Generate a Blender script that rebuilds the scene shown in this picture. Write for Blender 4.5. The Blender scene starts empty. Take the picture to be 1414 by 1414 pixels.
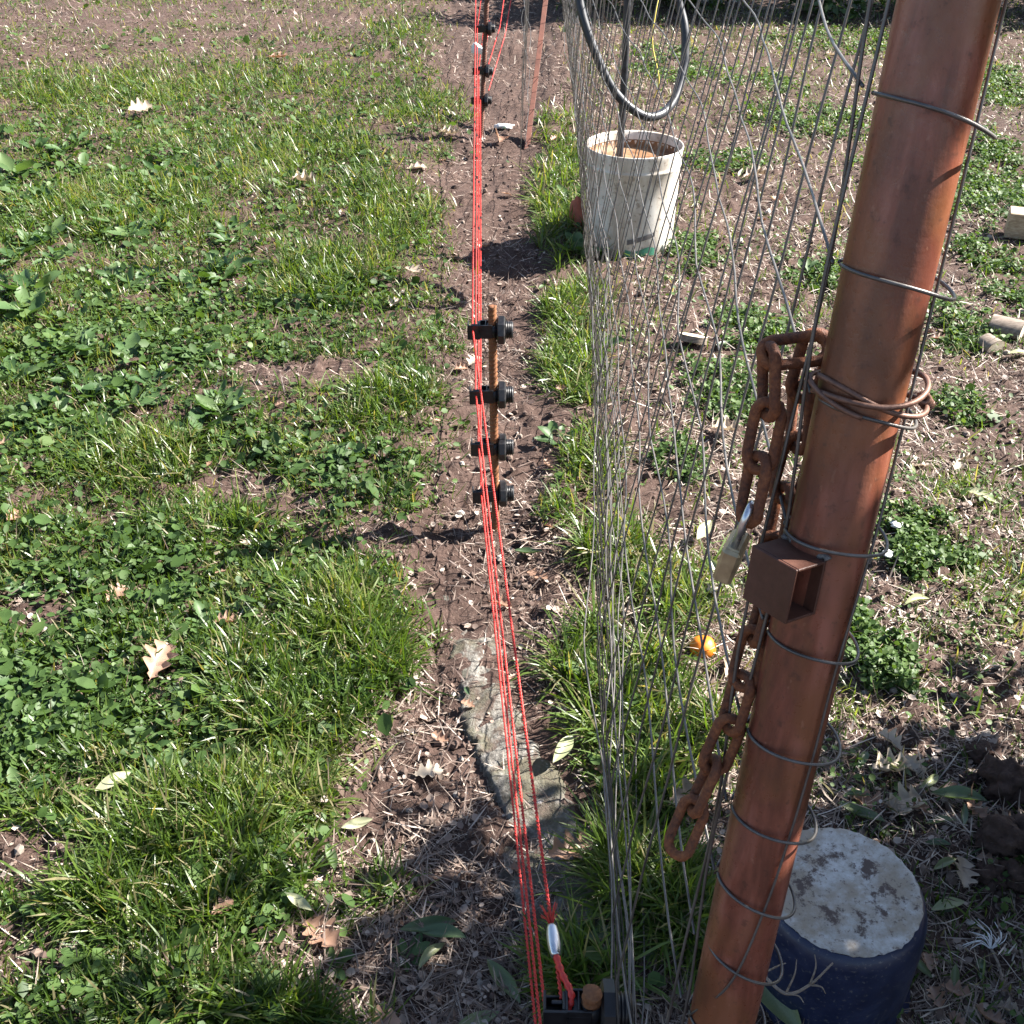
import bpy, math, random
import numpy as np
random.seed(7)
RNG = np.random.default_rng(11)
R = math.radians
S = bpy.context.scene
COL = S.collection

# ------------------------------------------------------------------ camera
CAM_H, PITCH, FPX = 1.35, R(34.5), 1500.0
cam_d = bpy.data.cameras.new('camera'); cam = bpy.data.objects.new('camera', cam_d); COL.objects.link(cam)
cam.location = (0, 0, CAM_H); cam.rotation_euler = (math.pi/2 - PITCH, 0, 0)
cam_d.sensor_fit = 'HORIZONTAL'; cam_d.sensor_width = 36.0; cam_d.lens = 36.0*FPX/1414.0
cam_d.clip_start = 0.02; cam_d.clip_end = 500
S.camera = cam
# ------------------------------------------------------------------ sky, sun, exposure
SUN_EL, SUN_AZ = R(41), R(14)            # azimuth measured from +X towards +Y
w = bpy.data.worlds.new('World'); S.world = w; w.use_nodes = True
wn = w.node_tree
sky = wn.nodes.new('ShaderNodeTexSky'); sky.sky_type = 'NISHITA'; sky.sun_disc = False
sky.sun_elevation = SUN_EL; sky.sun_rotation = math.pi/2 - SUN_AZ
wn.links.new(sky.outputs[0], wn.nodes['Background'].inputs[0])
wn.nodes['Background'].inputs[1].default_value = 0.05
sd = bpy.data.lights.new('sun', 'SUN'); sd.energy = 5.0; sd.angle = R(0.5); sd.color = (1.0, 0.95, 0.88)
so = bpy.data.objects.new('sun', sd); COL.objects.link(so)
SDIR = (math.cos(SUN_EL)*math.cos(SUN_AZ), math.cos(SUN_EL)*math.sin(SUN_AZ), math.sin(SUN_EL))
so.rotation_euler = (math.pi/2 - SUN_EL, 0, SUN_AZ + math.pi/2)
S.view_settings.view_transform = 'Standard'; S.view_settings.look = 'None'
S.view_settings.exposure = 2.25; S.view_settings.gamma = 1; S.view_settings.use_curve_mapping = False

# ------------------------------------------------------------------ measuring helpers
CS, SN = math.cos(PITCH), math.sin(PITCH)
def ray(px, py):
    u = (px-707)/FPX; v = (707-py)/FPX
    return np.array([u, CS+v*SN, -SN+v*CS])
def at_t(px, py, t): return np.array([0, 0, CAM_H]) + t*ray(px, py)
def at_z(px, py, z=0.0):
    d = ray(px, py); return np.array([0, 0, CAM_H]) + d*((z-CAM_H)/d[2])

# ------------------------------------------------------------------ noise
_tab = np.random.default_rng(3).random((8, 256, 256))
def vnoise(x, y, s=0):
    x = np.asarray(x, float); y = np.asarray(y, float)
    xi = np.floor(x).astype(int); yi = np.floor(y).astype(int)
    fx = x-xi; fy = y-yi; fx = fx*fx*(3-2*fx); fy = fy*fy*(3-2*fy)
    T = _tab[s % 8]; a = xi & 255; b = (xi+1) & 255; c = yi & 255; d = (yi+1) & 255
    return (T[a, c]*(1-fx)+T[b, c]*fx)*(1-fy) + (T[a, d]*(1-fx)+T[b, d]*fx)*fy
def fbm(x, y, s=0, o=3):
    r = 0; a = .5; tot = 0
    for i in range(o):
        r = r + a*vnoise(np.asarray(x)*2**i+17.3*i, np.asarray(y)*2**i+5.1*i, s+i); tot += a; a *= .5
    return r/tot
def sstep(a, b, x):
    t = np.clip((np.asarray(x, float)-a)/(b-a), 0, 1); return t*t*(3-2*t)
def path_l(y): return np.interp(y, [.7, 1.0, 1.24, 1.41, 1.73, 2.3, 3.2, 4.8, 6.5], [-.28, -.24, -.24, -.19, -.20, -.15, -.18, -.30, -.45])
def path_r(y): return np.interp(y, [.7, 1.2, 1.73, 2.3, 3.2, 4.8, 7], [.12, .12, .07, .09, .12, .12, .25])
def gz(x, y):                            # height of the ground
    x = np.asarray(x, float); y = np.asarray(y, float)
    z = (fbm(x*1.6, y*1.6, 1)-.5)*.05 + (fbm(x*6, y*6, 4)-.5)*.022
    p = sstep(-.08, .05, x-path_l(y))*(1-sstep(-.08, .05, x-path_r(y)))
    return z - p*.022
def gzf(x, y): return float(gz(x, y))
def lumps(X, Y): return (fbm(X*22, Y*22, 2)-.5)*.024 + (vnoise(X*60, Y*60, 5)-.5)*.009 + np.maximum(vnoise(X*38, Y*38, 6)-.66, 0)*.05
def gtop(x, y): return gz(x, y)+lumps(x, y)*sstep(14, 9, np.hypot(x, y))

# ------------------------------------------------------------------ object helpers
def tag(o, label=None, cat=None, group=None, kind=None):
    if label: o['label'] = label
    if cat: o['category'] = cat
    if group: o['group'] = group
    if kind: o['kind'] = kind
    return o
def empty(name, loc=(0, 0, 0), rz=0.0):
    o = bpy.data.objects.new(name, None); COL.objects.link(o)
    o.location = tuple(loc); o.rotation_euler = (0, 0, rz); o.empty_display_size = .05
    return o
def link(name, me, mat=None, parent=None):
    o = bpy.data.objects.new(name, me); COL.objects.link(o)
    if mat is not None and not me.materials: me.materials.append(mat)
    if parent is not None: o.parent = parent
    return o
def mesh_np(name, V, F, smooth=True, tint=None):
    """V (n,3); F list of arrays (m,3) / (m,4)"""
    me = bpy.data.meshes.new(name)
    if not isinstance(F, (list, tuple)): F = [F]
    F = [np.asarray(f, np.int32) for f in F if len(f)]
    li = np.concatenate([f.ravel() for f in F]); lt = np.concatenate([np.full(len(f), f.shape[1], np.int32) for f in F])
    ls = np.concatenate([[0], np.cumsum(lt)[:-1]]).astype(np.int32)
    me.vertices.add(len(V)); me.vertices.foreach_set('co', np.asarray(V, np.float32).ravel())
    me.loops.add(len(li)); me.loops.foreach_set('vertex_index', li)
    me.polygons.add(len(lt)); me.polygons.foreach_set('loop_start', ls)
    me.polygons.foreach_set('use_smooth', np.full(len(lt), bool(smooth)))
    me.update(calc_edges=True); me.validate()
    if tint is not None:
        a = me.attributes.new('tint', 'FLOAT', 'POINT'); a.data.foreach_set('value', np.asarray(tint, np.float32))
    return me
class MB:
    def __init__(s): s.v = []; s.q = []; s.t = []; s.n = 0; s.flat = False
    def add(s, V, Q=(), T=()):
        V = np.asarray(V, float); s.v.append(V)
        if len(Q): s.q.append(np.asarray(Q, int)+s.n)
        if len(T): s.t.append(np.asarray(T, int)+s.n)
        s.n += len(V); return s
    def tube(s, P, r, n=8, caps=True):
        P = np.asarray(P, float); m = len(P); r = np.broadcast_to(np.asarray(r, float), (m,))
        T = np.gradient(P, axis=0); T /= np.linalg.norm(T, axis=1)[:, None]+1e-12
        up = np.array([0, 0, 1.]) if abs(T[0, 2]) < .9 else np.array([1., 0, 0])
        N = np.zeros_like(P); a = np.cross(T[0], up); N[0] = a/np.linalg.norm(a)
        for i in range(1, m):
            a = N[i-1]-T[i]*np.dot(N[i-1], T[i]); N[i] = a/(np.linalg.norm(a)+1e-12)
        B = np.cross(T, N); th = np.linspace(0, 2*np.pi, n, endpoint=False)
        ring = N[:, None, :]*np.cos(th)[None, :, None] + B[:, None, :]*np.sin(th)[None, :, None]
        V = (P[:, None, :]+ring*r[:, None, None]).reshape(-1, 3)
        i = np.arange(m-1)[:, None]*n; j = np.arange(n)[None, :]; k = (j+1) % n
        Q = np.stack([i+j, i+k, i+n+k, i+n+j], -1).reshape(-1, 4)
        if caps:
            V = np.vstack([V, P[:1], P[-1:]]); c0 = m*n; jj = np.arange(n); kk = (jj+1) % n
            Tn = np.vstack([np.stack([kk, jj, np.full(n, c0)], 1), np.stack([(m-1)*n+jj, (m-1)*n+kk, np.full(n, c0+1)], 1)])
            s.add(V, Q, Tn)
        else: s.add(V, Q)
        return s
    def closed_tube(s, P, r, n=8):
        P = np.asarray(P, float); m = len(P)
        T = np.roll(P, -1, 0)-np.roll(P, 1, 0); T /= np.linalg.norm(T, axis=1)[:, None]
        c = P.mean(0); N = np.cross(T, np.linalg.svd(P-c)[2][2][None, :]); N /= np.linalg.norm(N, axis=1)[:, None]
        B = np.cross(T, N); th = np.linspace(0, 2*np.pi, n, endpoint=False)
        V = (P[:, None, :]+(N[:, None, :]*np.cos(th)[None, :, None]+B[:, None, :]*np.sin(th)[None, :, None])*r).reshape(-1, 3)
        i = (np.arange(m)*n)[:, None]; i2 = ((np.arange(m)+1) % m*n)[:, None]; j = np.arange(n)[None, :]; k = (j+1) % n
        s.add(V, np.stack([i+j, i+k, i2+k, i2+j], -1).reshape(-1, 4)); return s
    def box(s, c, d, M=None, b=0.0):
        c = np.asarray(c, float); h = np.asarray(d, float)/2
        if b <= 0:
            V = np.array([[x, y, z] for z in (-1, 1) for y in (-1, 1) for x in (-1, 1)])*h
            Q = [[0, 2, 3, 1], [4, 5, 7, 6], [0, 1, 5, 4], [2, 6, 7, 3], [0, 4, 6, 2], [1, 3, 7, 5]]; T = []
        else:                            # chamfered box: 24 corners
            V = []; idx = {}
            for sx in (-1, 1):
                for sy in (-1, 1):
                    for sz in (-1, 1):
                        for ax in range(3):
                            p = np.array([sx, sy, sz])*(h-b); p[ax] = (sx, sy, sz)[ax]*h[ax]
                            idx[(sx, sy, sz, ax)] = len(V); V.append(p)
            V = np.array(V); Q = []; T = []
            for ax in range(3):
                o = [a for a in range(3) if a != ax]
                for sg in (-1, 1):
                    def key(p, q):
                        k = [0, 0, 0]; k[ax] = sg; k[o[0]] = p; k[o[1]] = q; return tuple(k)+(ax,)
                    f = [idx[key(-1, -1)], idx[key(1, -1)], idx[key(1, 1)], idx[key(-1, 1)]]; Q.append(f)
            for ax in range(3):          # edge chamfers along axis ax
                o = [a for a in range(3) if a != ax]
                for p in (-1, 1):
                    for q in (-1, 1):
                        def kk(a, f):
                            k = [0, 0, 0]; k[ax] = a; k[o[0]] = p; k[o[1]] = q; return idx[tuple(k)+(f,)]
                        Q.append([kk(-1, o[0]), kk(1, o[0]), kk(1, o[1]), kk(-1, o[1])])
            for sx in (-1, 1):
                for sy in (-1, 1):
                    for sz in (-1, 1): T.append([idx[(sx, sy, sz, a)] for a in range(3)])
            def fix(f):
                p = V[f]; nn = np.cross(p[1]-p[0], p[2]-p[0]); return list(f) if np.dot(nn, p.mean(0)) > 0 else list(f)[::-1]
            Q = [fix(f) for f in Q]; T = [fix(f) for f in T]
        if M is not None: V = V @ np.asarray(M).T
        s.add(V+c, Q, T); return s
    def lathe(s, prof, n=32, c=(0, 0, 0), axis='z', closed_top=False):
        prof = np.asarray(prof, float); m = len(prof); th = np.linspace(0, 2*np.pi, n, endpoint=False)
        V = np.stack([prof[:, 0][:, None]*np.cos(th), prof[:, 0][:, None]*np.sin(th), np.broadcast_to(prof[:, 1][:, None], (m, n))], -1).reshape(-1, 3)
        i = np.arange(m-1)[:, None]*n; j = np.arange(n)[None, :]; k = (j+1) % n
        Q = np.stack([i+j, i+k, i+n+k, i+n+j], -1).reshape(-1, 4)
        if axis == 'x': V = V[:, [2, 0, 1]]
        s.add(V+np.asarray(c, float), Q); return s
    def build(s, name, mat, parent=None, smooth=True, tint=None):
        F = []
        if s.q: F.append(np.vstack(s.q))
        if s.t: F.append(np.vstack(s.t))
        return link(name, mesh_np(name, np.vstack(s.v), F, smooth, tint), mat, parent)
def rotz(a): c, s = math.cos(a), math.sin(a); return np.array([[c, -s, 0], [s, c, 0], [0, 0, 1]])
def rotx(a): c, s = math.cos(a), math.sin(a); return np.array([[1, 0, 0], [0, c, -s], [0, s, c]])
def spline(P, n):
    P = np.asarray(P, float); P2 = np.vstack([2*P[0]-P[1], P, 2*P[-1]-P[-2]]); out = []
    m = len(P)-1
    for u in np.linspace(0, m, n):
        i = min(int(u), m-1); t = u-i; a, b, c, d = P2[i:i+4]
        out.append(.5*((2*b)+(-a+c)*t+(2*a-5*b+4*c-d)*t*t+(-a+3*b-3*c+d)*t**3))
    return np.array(out)

# ------------------------------------------------------------------ materials
def mat_new(name):
    m = bpy.data.materials.new(name); m.use_nodes = True; nt = m.node_tree
    return m, nt, nt.nodes['Principled BSDF'], nt.nodes['Material Output']
def N(nt, typ, **kw):
    n = nt.nodes.new(typ)
    for k, v in kw.items():
        if k.startswith('i_'): n.inputs[k[2:].replace('_', ' ')].default_value = v
        else: setattr(n, k, v)
    return n
def ramp(nt, stops, fac):
    r = nt.nodes.new('ShaderNodeValToRGB'); e = r.color_ramp.elements
    while len(e) < len(stops): e.new(.5)
    for el, (p, c) in zip(e, stops): el.position = p; el.color = (*c, 1)
    nt.links.new(fac, r.inputs[0]); return r.outputs[0]
def noise(nt, scale, detail=5, vec=None, rough=.55):
    n = N(nt, 'ShaderNodeTexNoise'); n.inputs['Scale'].default_value = scale; n.inputs['Detail'].default_value = detail; n.inputs['Roughness'].default_value = rough
    if vec is not None: nt.links.new(vec, n.inputs['Vector'])
    return n.outputs[0]
def obj_vec(nt, scale=(1, 1, 1)):
    t = N(nt, 'ShaderNodeTexCoord'); m = N(nt, 'ShaderNodeMapping'); m.inputs['Scale'].default_value = scale
    nt.links.new(t.outputs['Object'], m.inputs[0]); return m.outputs[0]
def bump(nt, h, b, strength=.5, dist=.002):
    n = N(nt, 'ShaderNodeBump'); n.inputs['Strength'].default_value = strength; n.inputs['Distance'].default_value = dist
    nt.links.new(h, n.inputs['Height']); nt.links.new(n.outputs[0], b.inputs['Normal'])
def mixc(nt, a, b, fac, mode='MIX'):
    n = N(nt, 'ShaderNodeMix', data_type='RGBA', blend_type=mode)
    for sck, v in ((n.inputs[6], a), (n.inputs[7], b), (n.inputs[0], fac)):
        if hasattr(v, 'links'): nt.links.new(v, sck)
        else: sck.default_value = (*v, 1) if isinstance(v, tuple) else v
    return n.outputs[2]

def leafy(name, stops, rough=.42, trans=.35, tcol=(1.25, 1.35, .6), spec=.5, veins=None):
    """leaf material: colour by the 'tint' attribute or by the object, with light passing through"""
    m, nt, b, out = mat_new(name)
    at = N(nt, 'ShaderNodeAttribute', attribute_name='tint')
    if veins == 'object':
        oi = N(nt, 'ShaderNodeObjectInfo'); v = obj_vec(nt)
        mm = N(nt, 'ShaderNodeMath', operation='MULTIPLY_ADD'); nt.links.new(noise(nt, 90, 4, v), mm.inputs[0]); mm.inputs[1].default_value = .5
        m2 = N(nt, 'ShaderNodeMath', operation='MULTIPLY_ADD'); nt.links.new(oi.outputs['Random'], m2.inputs[0]); m2.inputs[1].default_value = .6; m2.inputs[2].default_value = -.05
        nt.links.new(m2.outputs[0], mm.inputs[2]); fac = mm.outputs[0]
    else: fac = at.outputs['Fac']
    c = ramp(nt, stops, fac)
    nt.links.new(c, b.inputs['Base Color']); b.inputs['Roughness'].default_value = rough; b.inputs['Specular IOR Level'].default_value = spec
    tr = N(nt, 'ShaderNodeBsdfTranslucent'); nt.links.new(mixc(nt, c, tcol, 1.0, 'MULTIPLY'), tr.inputs[0])
    mx = N(nt, 'ShaderNodeMixShader'); mx.inputs[0].default_value = trans
    nt.links.new(b.outputs[0], mx.inputs[1]); nt.links.new(tr.outputs[0], mx.inputs[2]); nt.links.new(mx.outputs[0], out.inputs[0])
    return m
M = {}
M['grass'] = leafy('grass_blades', [(0, (.026, .055, .011)), (.35, (.062, .112, .018)), (.7, (.105, .16, .03)), (.9, (.17, .2, .07)), (1, (.25, .21, .125))], .36, .45, (1.45, 1.4, .45))
M['clover'] = leafy('small_weed_leaves', [(0, (.03, .06, .016)), (.5, (.06, .11, .028)), (1, (.1, .155, .045))], .52, .34, (1.3, 1.3, .5), .3)
M['weed'] = leafy('broad_weed_leaf', [(.1, (.035, .075, .022)), (.5, (.065, .12, .04)), (.9, (.11, .16, .06))], .5, .32, spec=.35, veins='object')
M['laurel'] = leafy('laurel_leaf', [(.1, (.04, .075, .035)), (.45, (.09, .13, .06)), (.8, (.2, .23, .12))], .33, .2, veins='object')
M['laurel_pale'] = leafy('pale_leaf', [(.1, (.2, .23, .12)), (.5, (.3, .32, .18)), (.9, (.42, .42, .28))], .4, .25, veins='object')
M['oak'] = leafy('dry_oak_leaf', [(.1, (.16, .09, .06)), (.5, (.28, .17, .115)), (.9, (.38, .25, .18))], .5, .2, (1.2, .9, .6), veins='object')
M['bleached'] = leafy('bleached_dry_leaf', [(.1, (.24, .18, .135)), (.5, (.36, .29, .22)), (.9, (.52, .45, .36))], .5, .2, (1.1, 1, .8), veins='object')
M['straw'] = leafy('dry_straw', [(0, (.08, .05, .04)), (.4, (.2, .145, .115)), (.72, (.36, .29, .24)), (1, (.55, .48, .41))], .5, .15, (1.1, 1, .8))
M['hedge'] = leafy('hedge_leaf', [(0, (.02, .042, .012)), (.5, (.045, .085, .024)), (1, (.1, .15, .045))], .35, .3)

def soil_mat(name, clod=False):
    m, nt, b, out = mat_new(name)
    v = obj_vec(nt)
    n1 = noise(nt, 3.0, 6, v); n2 = noise(nt, 60, 6, v, .7); n3 = noise(nt, 260, 3, v, .6)
    c1 = ramp(nt, [(.3, (.028, .0155, .012)), (.5, (.056, .033, .026)), (.68, (.108, .07, .056))], n2)
    c2 = ramp(nt, [(.35, (.038, .023, .018)), (.65, (.088, .057, .046))], n1)
    c = mixc(nt, c1, c2, .45)
    if not clod:
        spk = ramp(nt, [(.62, (0, 0, 0)), (.74, (1, 1, 1))], n3)
        c = mixc(nt, c, (.3, .25, .21), N(nt, 'ShaderNodeMath', operation='MULTIPLY').outputs[0]) if False else mixc(nt, c, (.2, .155, .125), spk)
    nt.links.new(c, b.inputs['Base Color']); b.inputs['Roughness'].default_value = .92; b.inputs['Specular IOR Level'].default_value = .25
    bump(nt, n2, b, .9, .008); return m
M['soil'] = soil_mat('soil'); M['clod'] = soil_mat('clod_soil', True)
def tinted(name, stops, rough=.9):
    m, nt, b, out = mat_new(name); at = N(nt, 'ShaderNodeAttribute', attribute_name='tint')
    nt.links.new(ramp(nt, stops, at.outputs['Fac']), b.inputs['Base Color']); b.inputs['Roughness'].default_value = rough; return m
M['crumb'] = tinted('soil_crumbs', [(0, (.035, .02, .015)), (.6, (.085, .054, .042)), (.9, (.16, .115, .09)), (1, (.34, .3, .26))])

def rusty(name, stops, scale=40, stretch=(1, 1, .15), rough=.55, metallic=0.0, bstr=.4, bdist=.0008, spec=.4, fine=True):
    m, nt, b, out = mat_new(name)
    v = obj_vec(nt, stretch); v2 = obj_vec(nt)
    n1 = noise(nt, scale, 6, v, .6); n2 = noise(nt, scale*6, 5, v2, .65)
    f = mixc(nt, n1, n2, .35)
    nt.links.new(ramp(nt, stops, f), b.inputs['Base Color']); b.inputs['Metallic'].default_value = metallic
    b.inputs['Specular IOR Level'].default_value = spec
    rr = ramp(nt, [(.3, (rough-.12,)*3), (.7, (rough+.15,)*3)], n1); nt.links.new(rr, b.inputs['Roughness'])
    bump(nt, n2, b, bstr, bdist); return m
M['wire'] = rusty('galvanised_wire', [(.3, (.065, .058, .053)), (.55, (.145, .135, .128)), (.75, (.09, .07, .058))], 25, (1, 1, 1), .4, .5)
M['wire_rust'] = rusty('rusty_tie_wire', [(.3, (.09, .045, .03)), (.6, (.2, .11, .08)), (.8, (.27, .2, .17))], 60, (1, 1, 1), .5, .35)
M['chain'] = rusty('rusty_chain', [(.36, (.05, .017, .009)), (.5, (.15, .049, .02)), (.64, (.29, .105, .038))], 70, (1, 1, 1), .7, 0, .8, .0015)
M['rebar'] = rusty('rusty_rebar', [(.3, (.085, .034, .016)), (.5, (.18, .072, .03)), (.7, (.29, .13, .055))], 60, (1, 1, .4), .75, 0, .7, .001)
M['rebar_dark'] = rusty('dark_rusty_bar', [(.3, (.06, .028, .02)), (.6, (.14, .06, .04))], 60, (1, 1, .4), .75, 0, .7, .001)

def post_mat():
    m, nt, b, out = mat_new('red_brown_post_paint')
    v = obj_vec(nt, (1, 1, .07)); v2 = obj_vec(nt)
    n1 = noise(nt, 46, 6, v, .62); n2 = noise(nt, 130, 6, v2, .65); n3 = noise(nt, 14, 4, obj_vec(nt, (1, 1, .6)))
    c = ramp(nt, [(.4, (.125, .04, .025)), (.5, (.2, .063, .039)), (.6, (.275, .1, .068))], n1)
    c = mixc(nt, c, (.19, .072, .03), ramp(nt, [(.47, (0, 0, 0)), (.58, (.7, .7, .7))], n3))
    c = mixc(nt, c, (.05, .02, .012), ramp(nt, [(.58, (0, 0, 0)), (.66, (.5, .5, .5))], n2))
    c = mixc(nt, c, (.33, .17, .11), ramp(nt, [(.66, (0, 0, 0)), (.7, (.3, .3, .3))], noise(nt, 210, 3, obj_vec(nt, (1, 1, .45)), .6)))
    # broad dark patches drawn out along the pipe
    n4 = noise(nt, 9, 3, obj_vec(nt, (2.2, 2.2, .5)))
    c = mixc(nt, c, (.05, .02, .013), ramp(nt, [(.52, (0, 0, 0)), (.62, (.6, .6, .6))], n4))
    nt.links.new(c, b.inputs['Base Color'])
    nt.links.new(ramp(nt, [(.35, (.26,)*3), (.7, (.46,)*3)], n2), b.inputs['Roughness'])
    bump(nt, mixc(nt, n2, n1, .5), b, .5, .0012); return m
M['post'] = post_mat()
M['bracket'] = rusty('dull_bracket_steel', [(.3, (.05, .02, .013)), (.55, (.085, .034, .022)), (.75, (.13, .06, .04))], 30, (1, 1, 1), .5, .0, .4, .0006)
M['weld'] = rusty('grey_weld', [(.3, (.05, .045, .05)), (.7, (.3, .27, .25))], 200, (1, 1, 1), .5, .5)
def plastic(name, col, rough=.35, var=.25, scale=60):
    m, nt, b, out = mat_new(name); n = noise(nt, scale, 5, obj_vec(nt))
    d = tuple(c*(1-var) for c in col); e = tuple(min(1, c*(1+var)) for c in col)
    nt.links.new(ramp(nt, [(.3, d), (.7, e)], n), b.inputs['Base Color'])
    nt.links.new(ramp(nt, [(.3, (rough-.08,)*3), (.7, (rough+.18,)*3)], n), b.inputs['Roughness']); return m
M['black'] = plastic('black_insulator_plastic', (.012, .012, .014), .34, .5)
M['hose'] = plastic('black_hose_rubber', (.022, .024, .03), .4, .4)
M['red'] = plastic('red_polywire', (.5, .026, .018), .45, .25, 300)
M['steel'] = plastic('bright_steel', (.62, .63, .65), .25, .12); M['steel'].node_tree.nodes['Principled BSDF'].inputs['Metallic'].default_value = .9
M['brass'] = plastic('worn_brass', (.42, .33, .2), .38, .25, 120); M['brass'].node_tree.nodes['Principled BSDF'].inputs['Metallic'].default_value = .55
M['yellow'] = plastic('yellow_cord', (.62, .5, .1), .5)
M['white_plastic'] = plastic('white_rag_plastic', (.75, .74, .72), .5, .12)

def bucket_mat():
    m, nt, b, out = mat_new('weathered_white_plastic')
    v = obj_vec(nt, (1, 1, .35)); n = noise(nt, 14, 6, v, .65); n2 = noise(nt, 55, 6, obj_vec(nt), .7)
    c = ramp(nt, [(.3, (.3, .24, .19)), (.48, (.5, .45, .39)), (.62, (.66, .63, .58))], n)
    c = mixc(nt, c, (.2, .15, .11), ramp(nt, [(.56, (0, 0, 0)), (.64, (.75, .75, .75))], n2))
    nt.links.new(c, b.inputs['Base Color']); b.inputs['Roughness'].default_value = .5; bump(nt, n2, b, .2, .001); return m
M['bucket'] = bucket_mat()
M['rust_water'] = rusty('rusty_residue', [(.36, (.09, .035, .01)), (.5, (.2, .1, .045)), (.64, (.3, .2, .12))], 14, (1, 1, 1), .6)
M['green_band'] = plastic('green_print_band', (.05, .2, .13), .5)
M['grey_label'] = plastic('dark_scuff_label', (.12, .11, .11), .5)
def enamel():
    m, nt, b, out = mat_new('dark_blue_enamel'); n = noise(nt, 30, 6, obj_vec(nt)); n2 = noise(nt, 160, 5, obj_vec(nt), .7)
    c = ramp(nt, [(.35, (.010, .014, .04)), (.7, (.02, .026, .065))], n)
    c = mixc(nt, c, (.2, .18, .16), ramp(nt, [(.58, (0, 0, 0)), (.66, (.45, .45, .45))], n2))
    nt.links.new(c, b.inputs['Base Color']); nt.links.new(ramp(nt, [(.3, (.28,)*3), (.7, (.55,)*3)], n), b.inputs['Roughness']); return m
M['enamel'] = enamel()
def pot_base():
    m, nt, b, out = mat_new('scaled_pot_base'); v = obj_vec(nt)
    n = noise(nt, 48, 9, v, .74); n2 = noise(nt, 75, 6, v, .7); n3 = noise(nt, 10, 6, v, .65)
    c = ramp(nt, [(.3, (.26, .235, .2)), (.5, (.42, .4, .37)), (.7, (.54, .53, .52))], n2)
    c = mixc(nt, c, (.24, .18, .115), ramp(nt, [(.44, (0, 0, 0)), (.58, (.8, .8, .8))], n3))
    c = mixc(nt, c, (.1, .062, .045), ramp(nt, [(.57, (0, 0, 0)), (.63, (.75, .75, .75))], noise(nt, 130, 6, v, .7)))
    # flaked ring of rust
    sx = N(nt, 'ShaderNodeVectorMath', operation='LENGTH'); mp = obj_vec(nt, (1, 1, 0)); nt.links.new(mp, sx.inputs[0])
    rg = ramp(nt, [(.022, (0, 0, 0)), (.04, (1, 1, 1)), (.055, (1, 1, 1)), (.075, (.15, .15, .15)), (.1, (0, 0, 0))], sx.outputs['Value'])
    k = N(nt, 'ShaderNodeMath', operation='MULTIPLY_ADD'); nt.links.new(rg, k.inputs[0]); k.inputs[1].default_value = .11; nt.links.new(n, k.inputs[2])
    fl = ramp(nt, [(.60, (0, 0, 0)), (.67, (1, 1, 1))], k.outputs[0])
    c = mixc(nt, c, (.06, .035, .028), fl)
    nt.links.new(c, b.inputs['Base Color']); b.inputs['Roughness'].default_value = .6; bump(nt, n, b, .5, .002); return m
M['pot_base'] = pot_base()
def concrete():
    m, nt, b, out = mat_new('old_concrete'); v = obj_vec(nt)
    n = noise(nt, 9, 7, v, .65); n2 = noise(nt, 110, 6, v, .7)
    c = ramp(nt, [(.36, (.075, .066, .055)), (.5, (.165, .152, .133)), (.64, (.28, .262, .235))], n2)
    c = mixc(nt, c, (.075, .048, .036), ramp(nt, [(.49, (0, 0, 0)), (.56, (.9, .9, .9))], noise(nt, 22, 7, v, .75)))
    c = mixc(nt, c, (.1, .095, .06), ramp(nt, [(.47, (0, 0, 0)), (.57, (.7, .7, .7))], n))
    c = mixc(nt, c, (.55, .53, .52), ramp(nt, [(.68, (0, 0, 0)), (.74, (.8, .8, .8))], noise(nt, 26, 5, v)))
    nt.links.new(c, b.inputs['Base Color']); b.inputs['Roughness'].default_value = .9; bump(nt, n2, b, 1.0, .009); return m
M['concrete'] = concrete()
def wood(name, stops, scale=(1, 14, 14)):
    m, nt, b, out = mat_new(name); n = noise(nt, 12, 6, obj_vec(nt, scale), .6)
    nt.links.new(ramp(nt, stops, n), b.inputs['Base Color']); b.inputs['Roughness'].default_value = .75; bump(nt, n, b, .4, .002); return m
M['wood'] = wood('cut_timber', [(.3, (.24, .16, .1)), (.55, (.4, .3, .2)), (.75, (.5, .42, .33))])
M['bark'] = wood('grey_bark', [(.3, (.1, .075, .055)), (.6, (.24, .19, .15)), (.8, (.34, .29, .25))])
M['cut_end'] = wood('pale_cut_wood', [(.3, (.42, .33, .23)), (.6, (.58, .5, .38)), (.8, (.66, .6, .5))], (9, 9, 9))
M['brick'] = rusty('broken_red_brick', [(.3, (.2, .055, .035)), (.6, (.35, .11, .07)), (.8, (.42, .2, .14))], 30, (1, 1, 1), .85)
M['orange'] = rusty('orange_peel', [(.3, (.55, .13, .008)), (.6, (.62, .19, .012)), (.8, (.6, .25, .03))], 20, (1, 1, 1), .45, 0, .3, .0006)
M['stone'] = rusty('pale_stone', [(.3, (.3, .26, .22)), (.6, (.45, .41, .37)), (.8, (.58, .55, .5))], 30, (1, 1, 1), .85)

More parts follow.
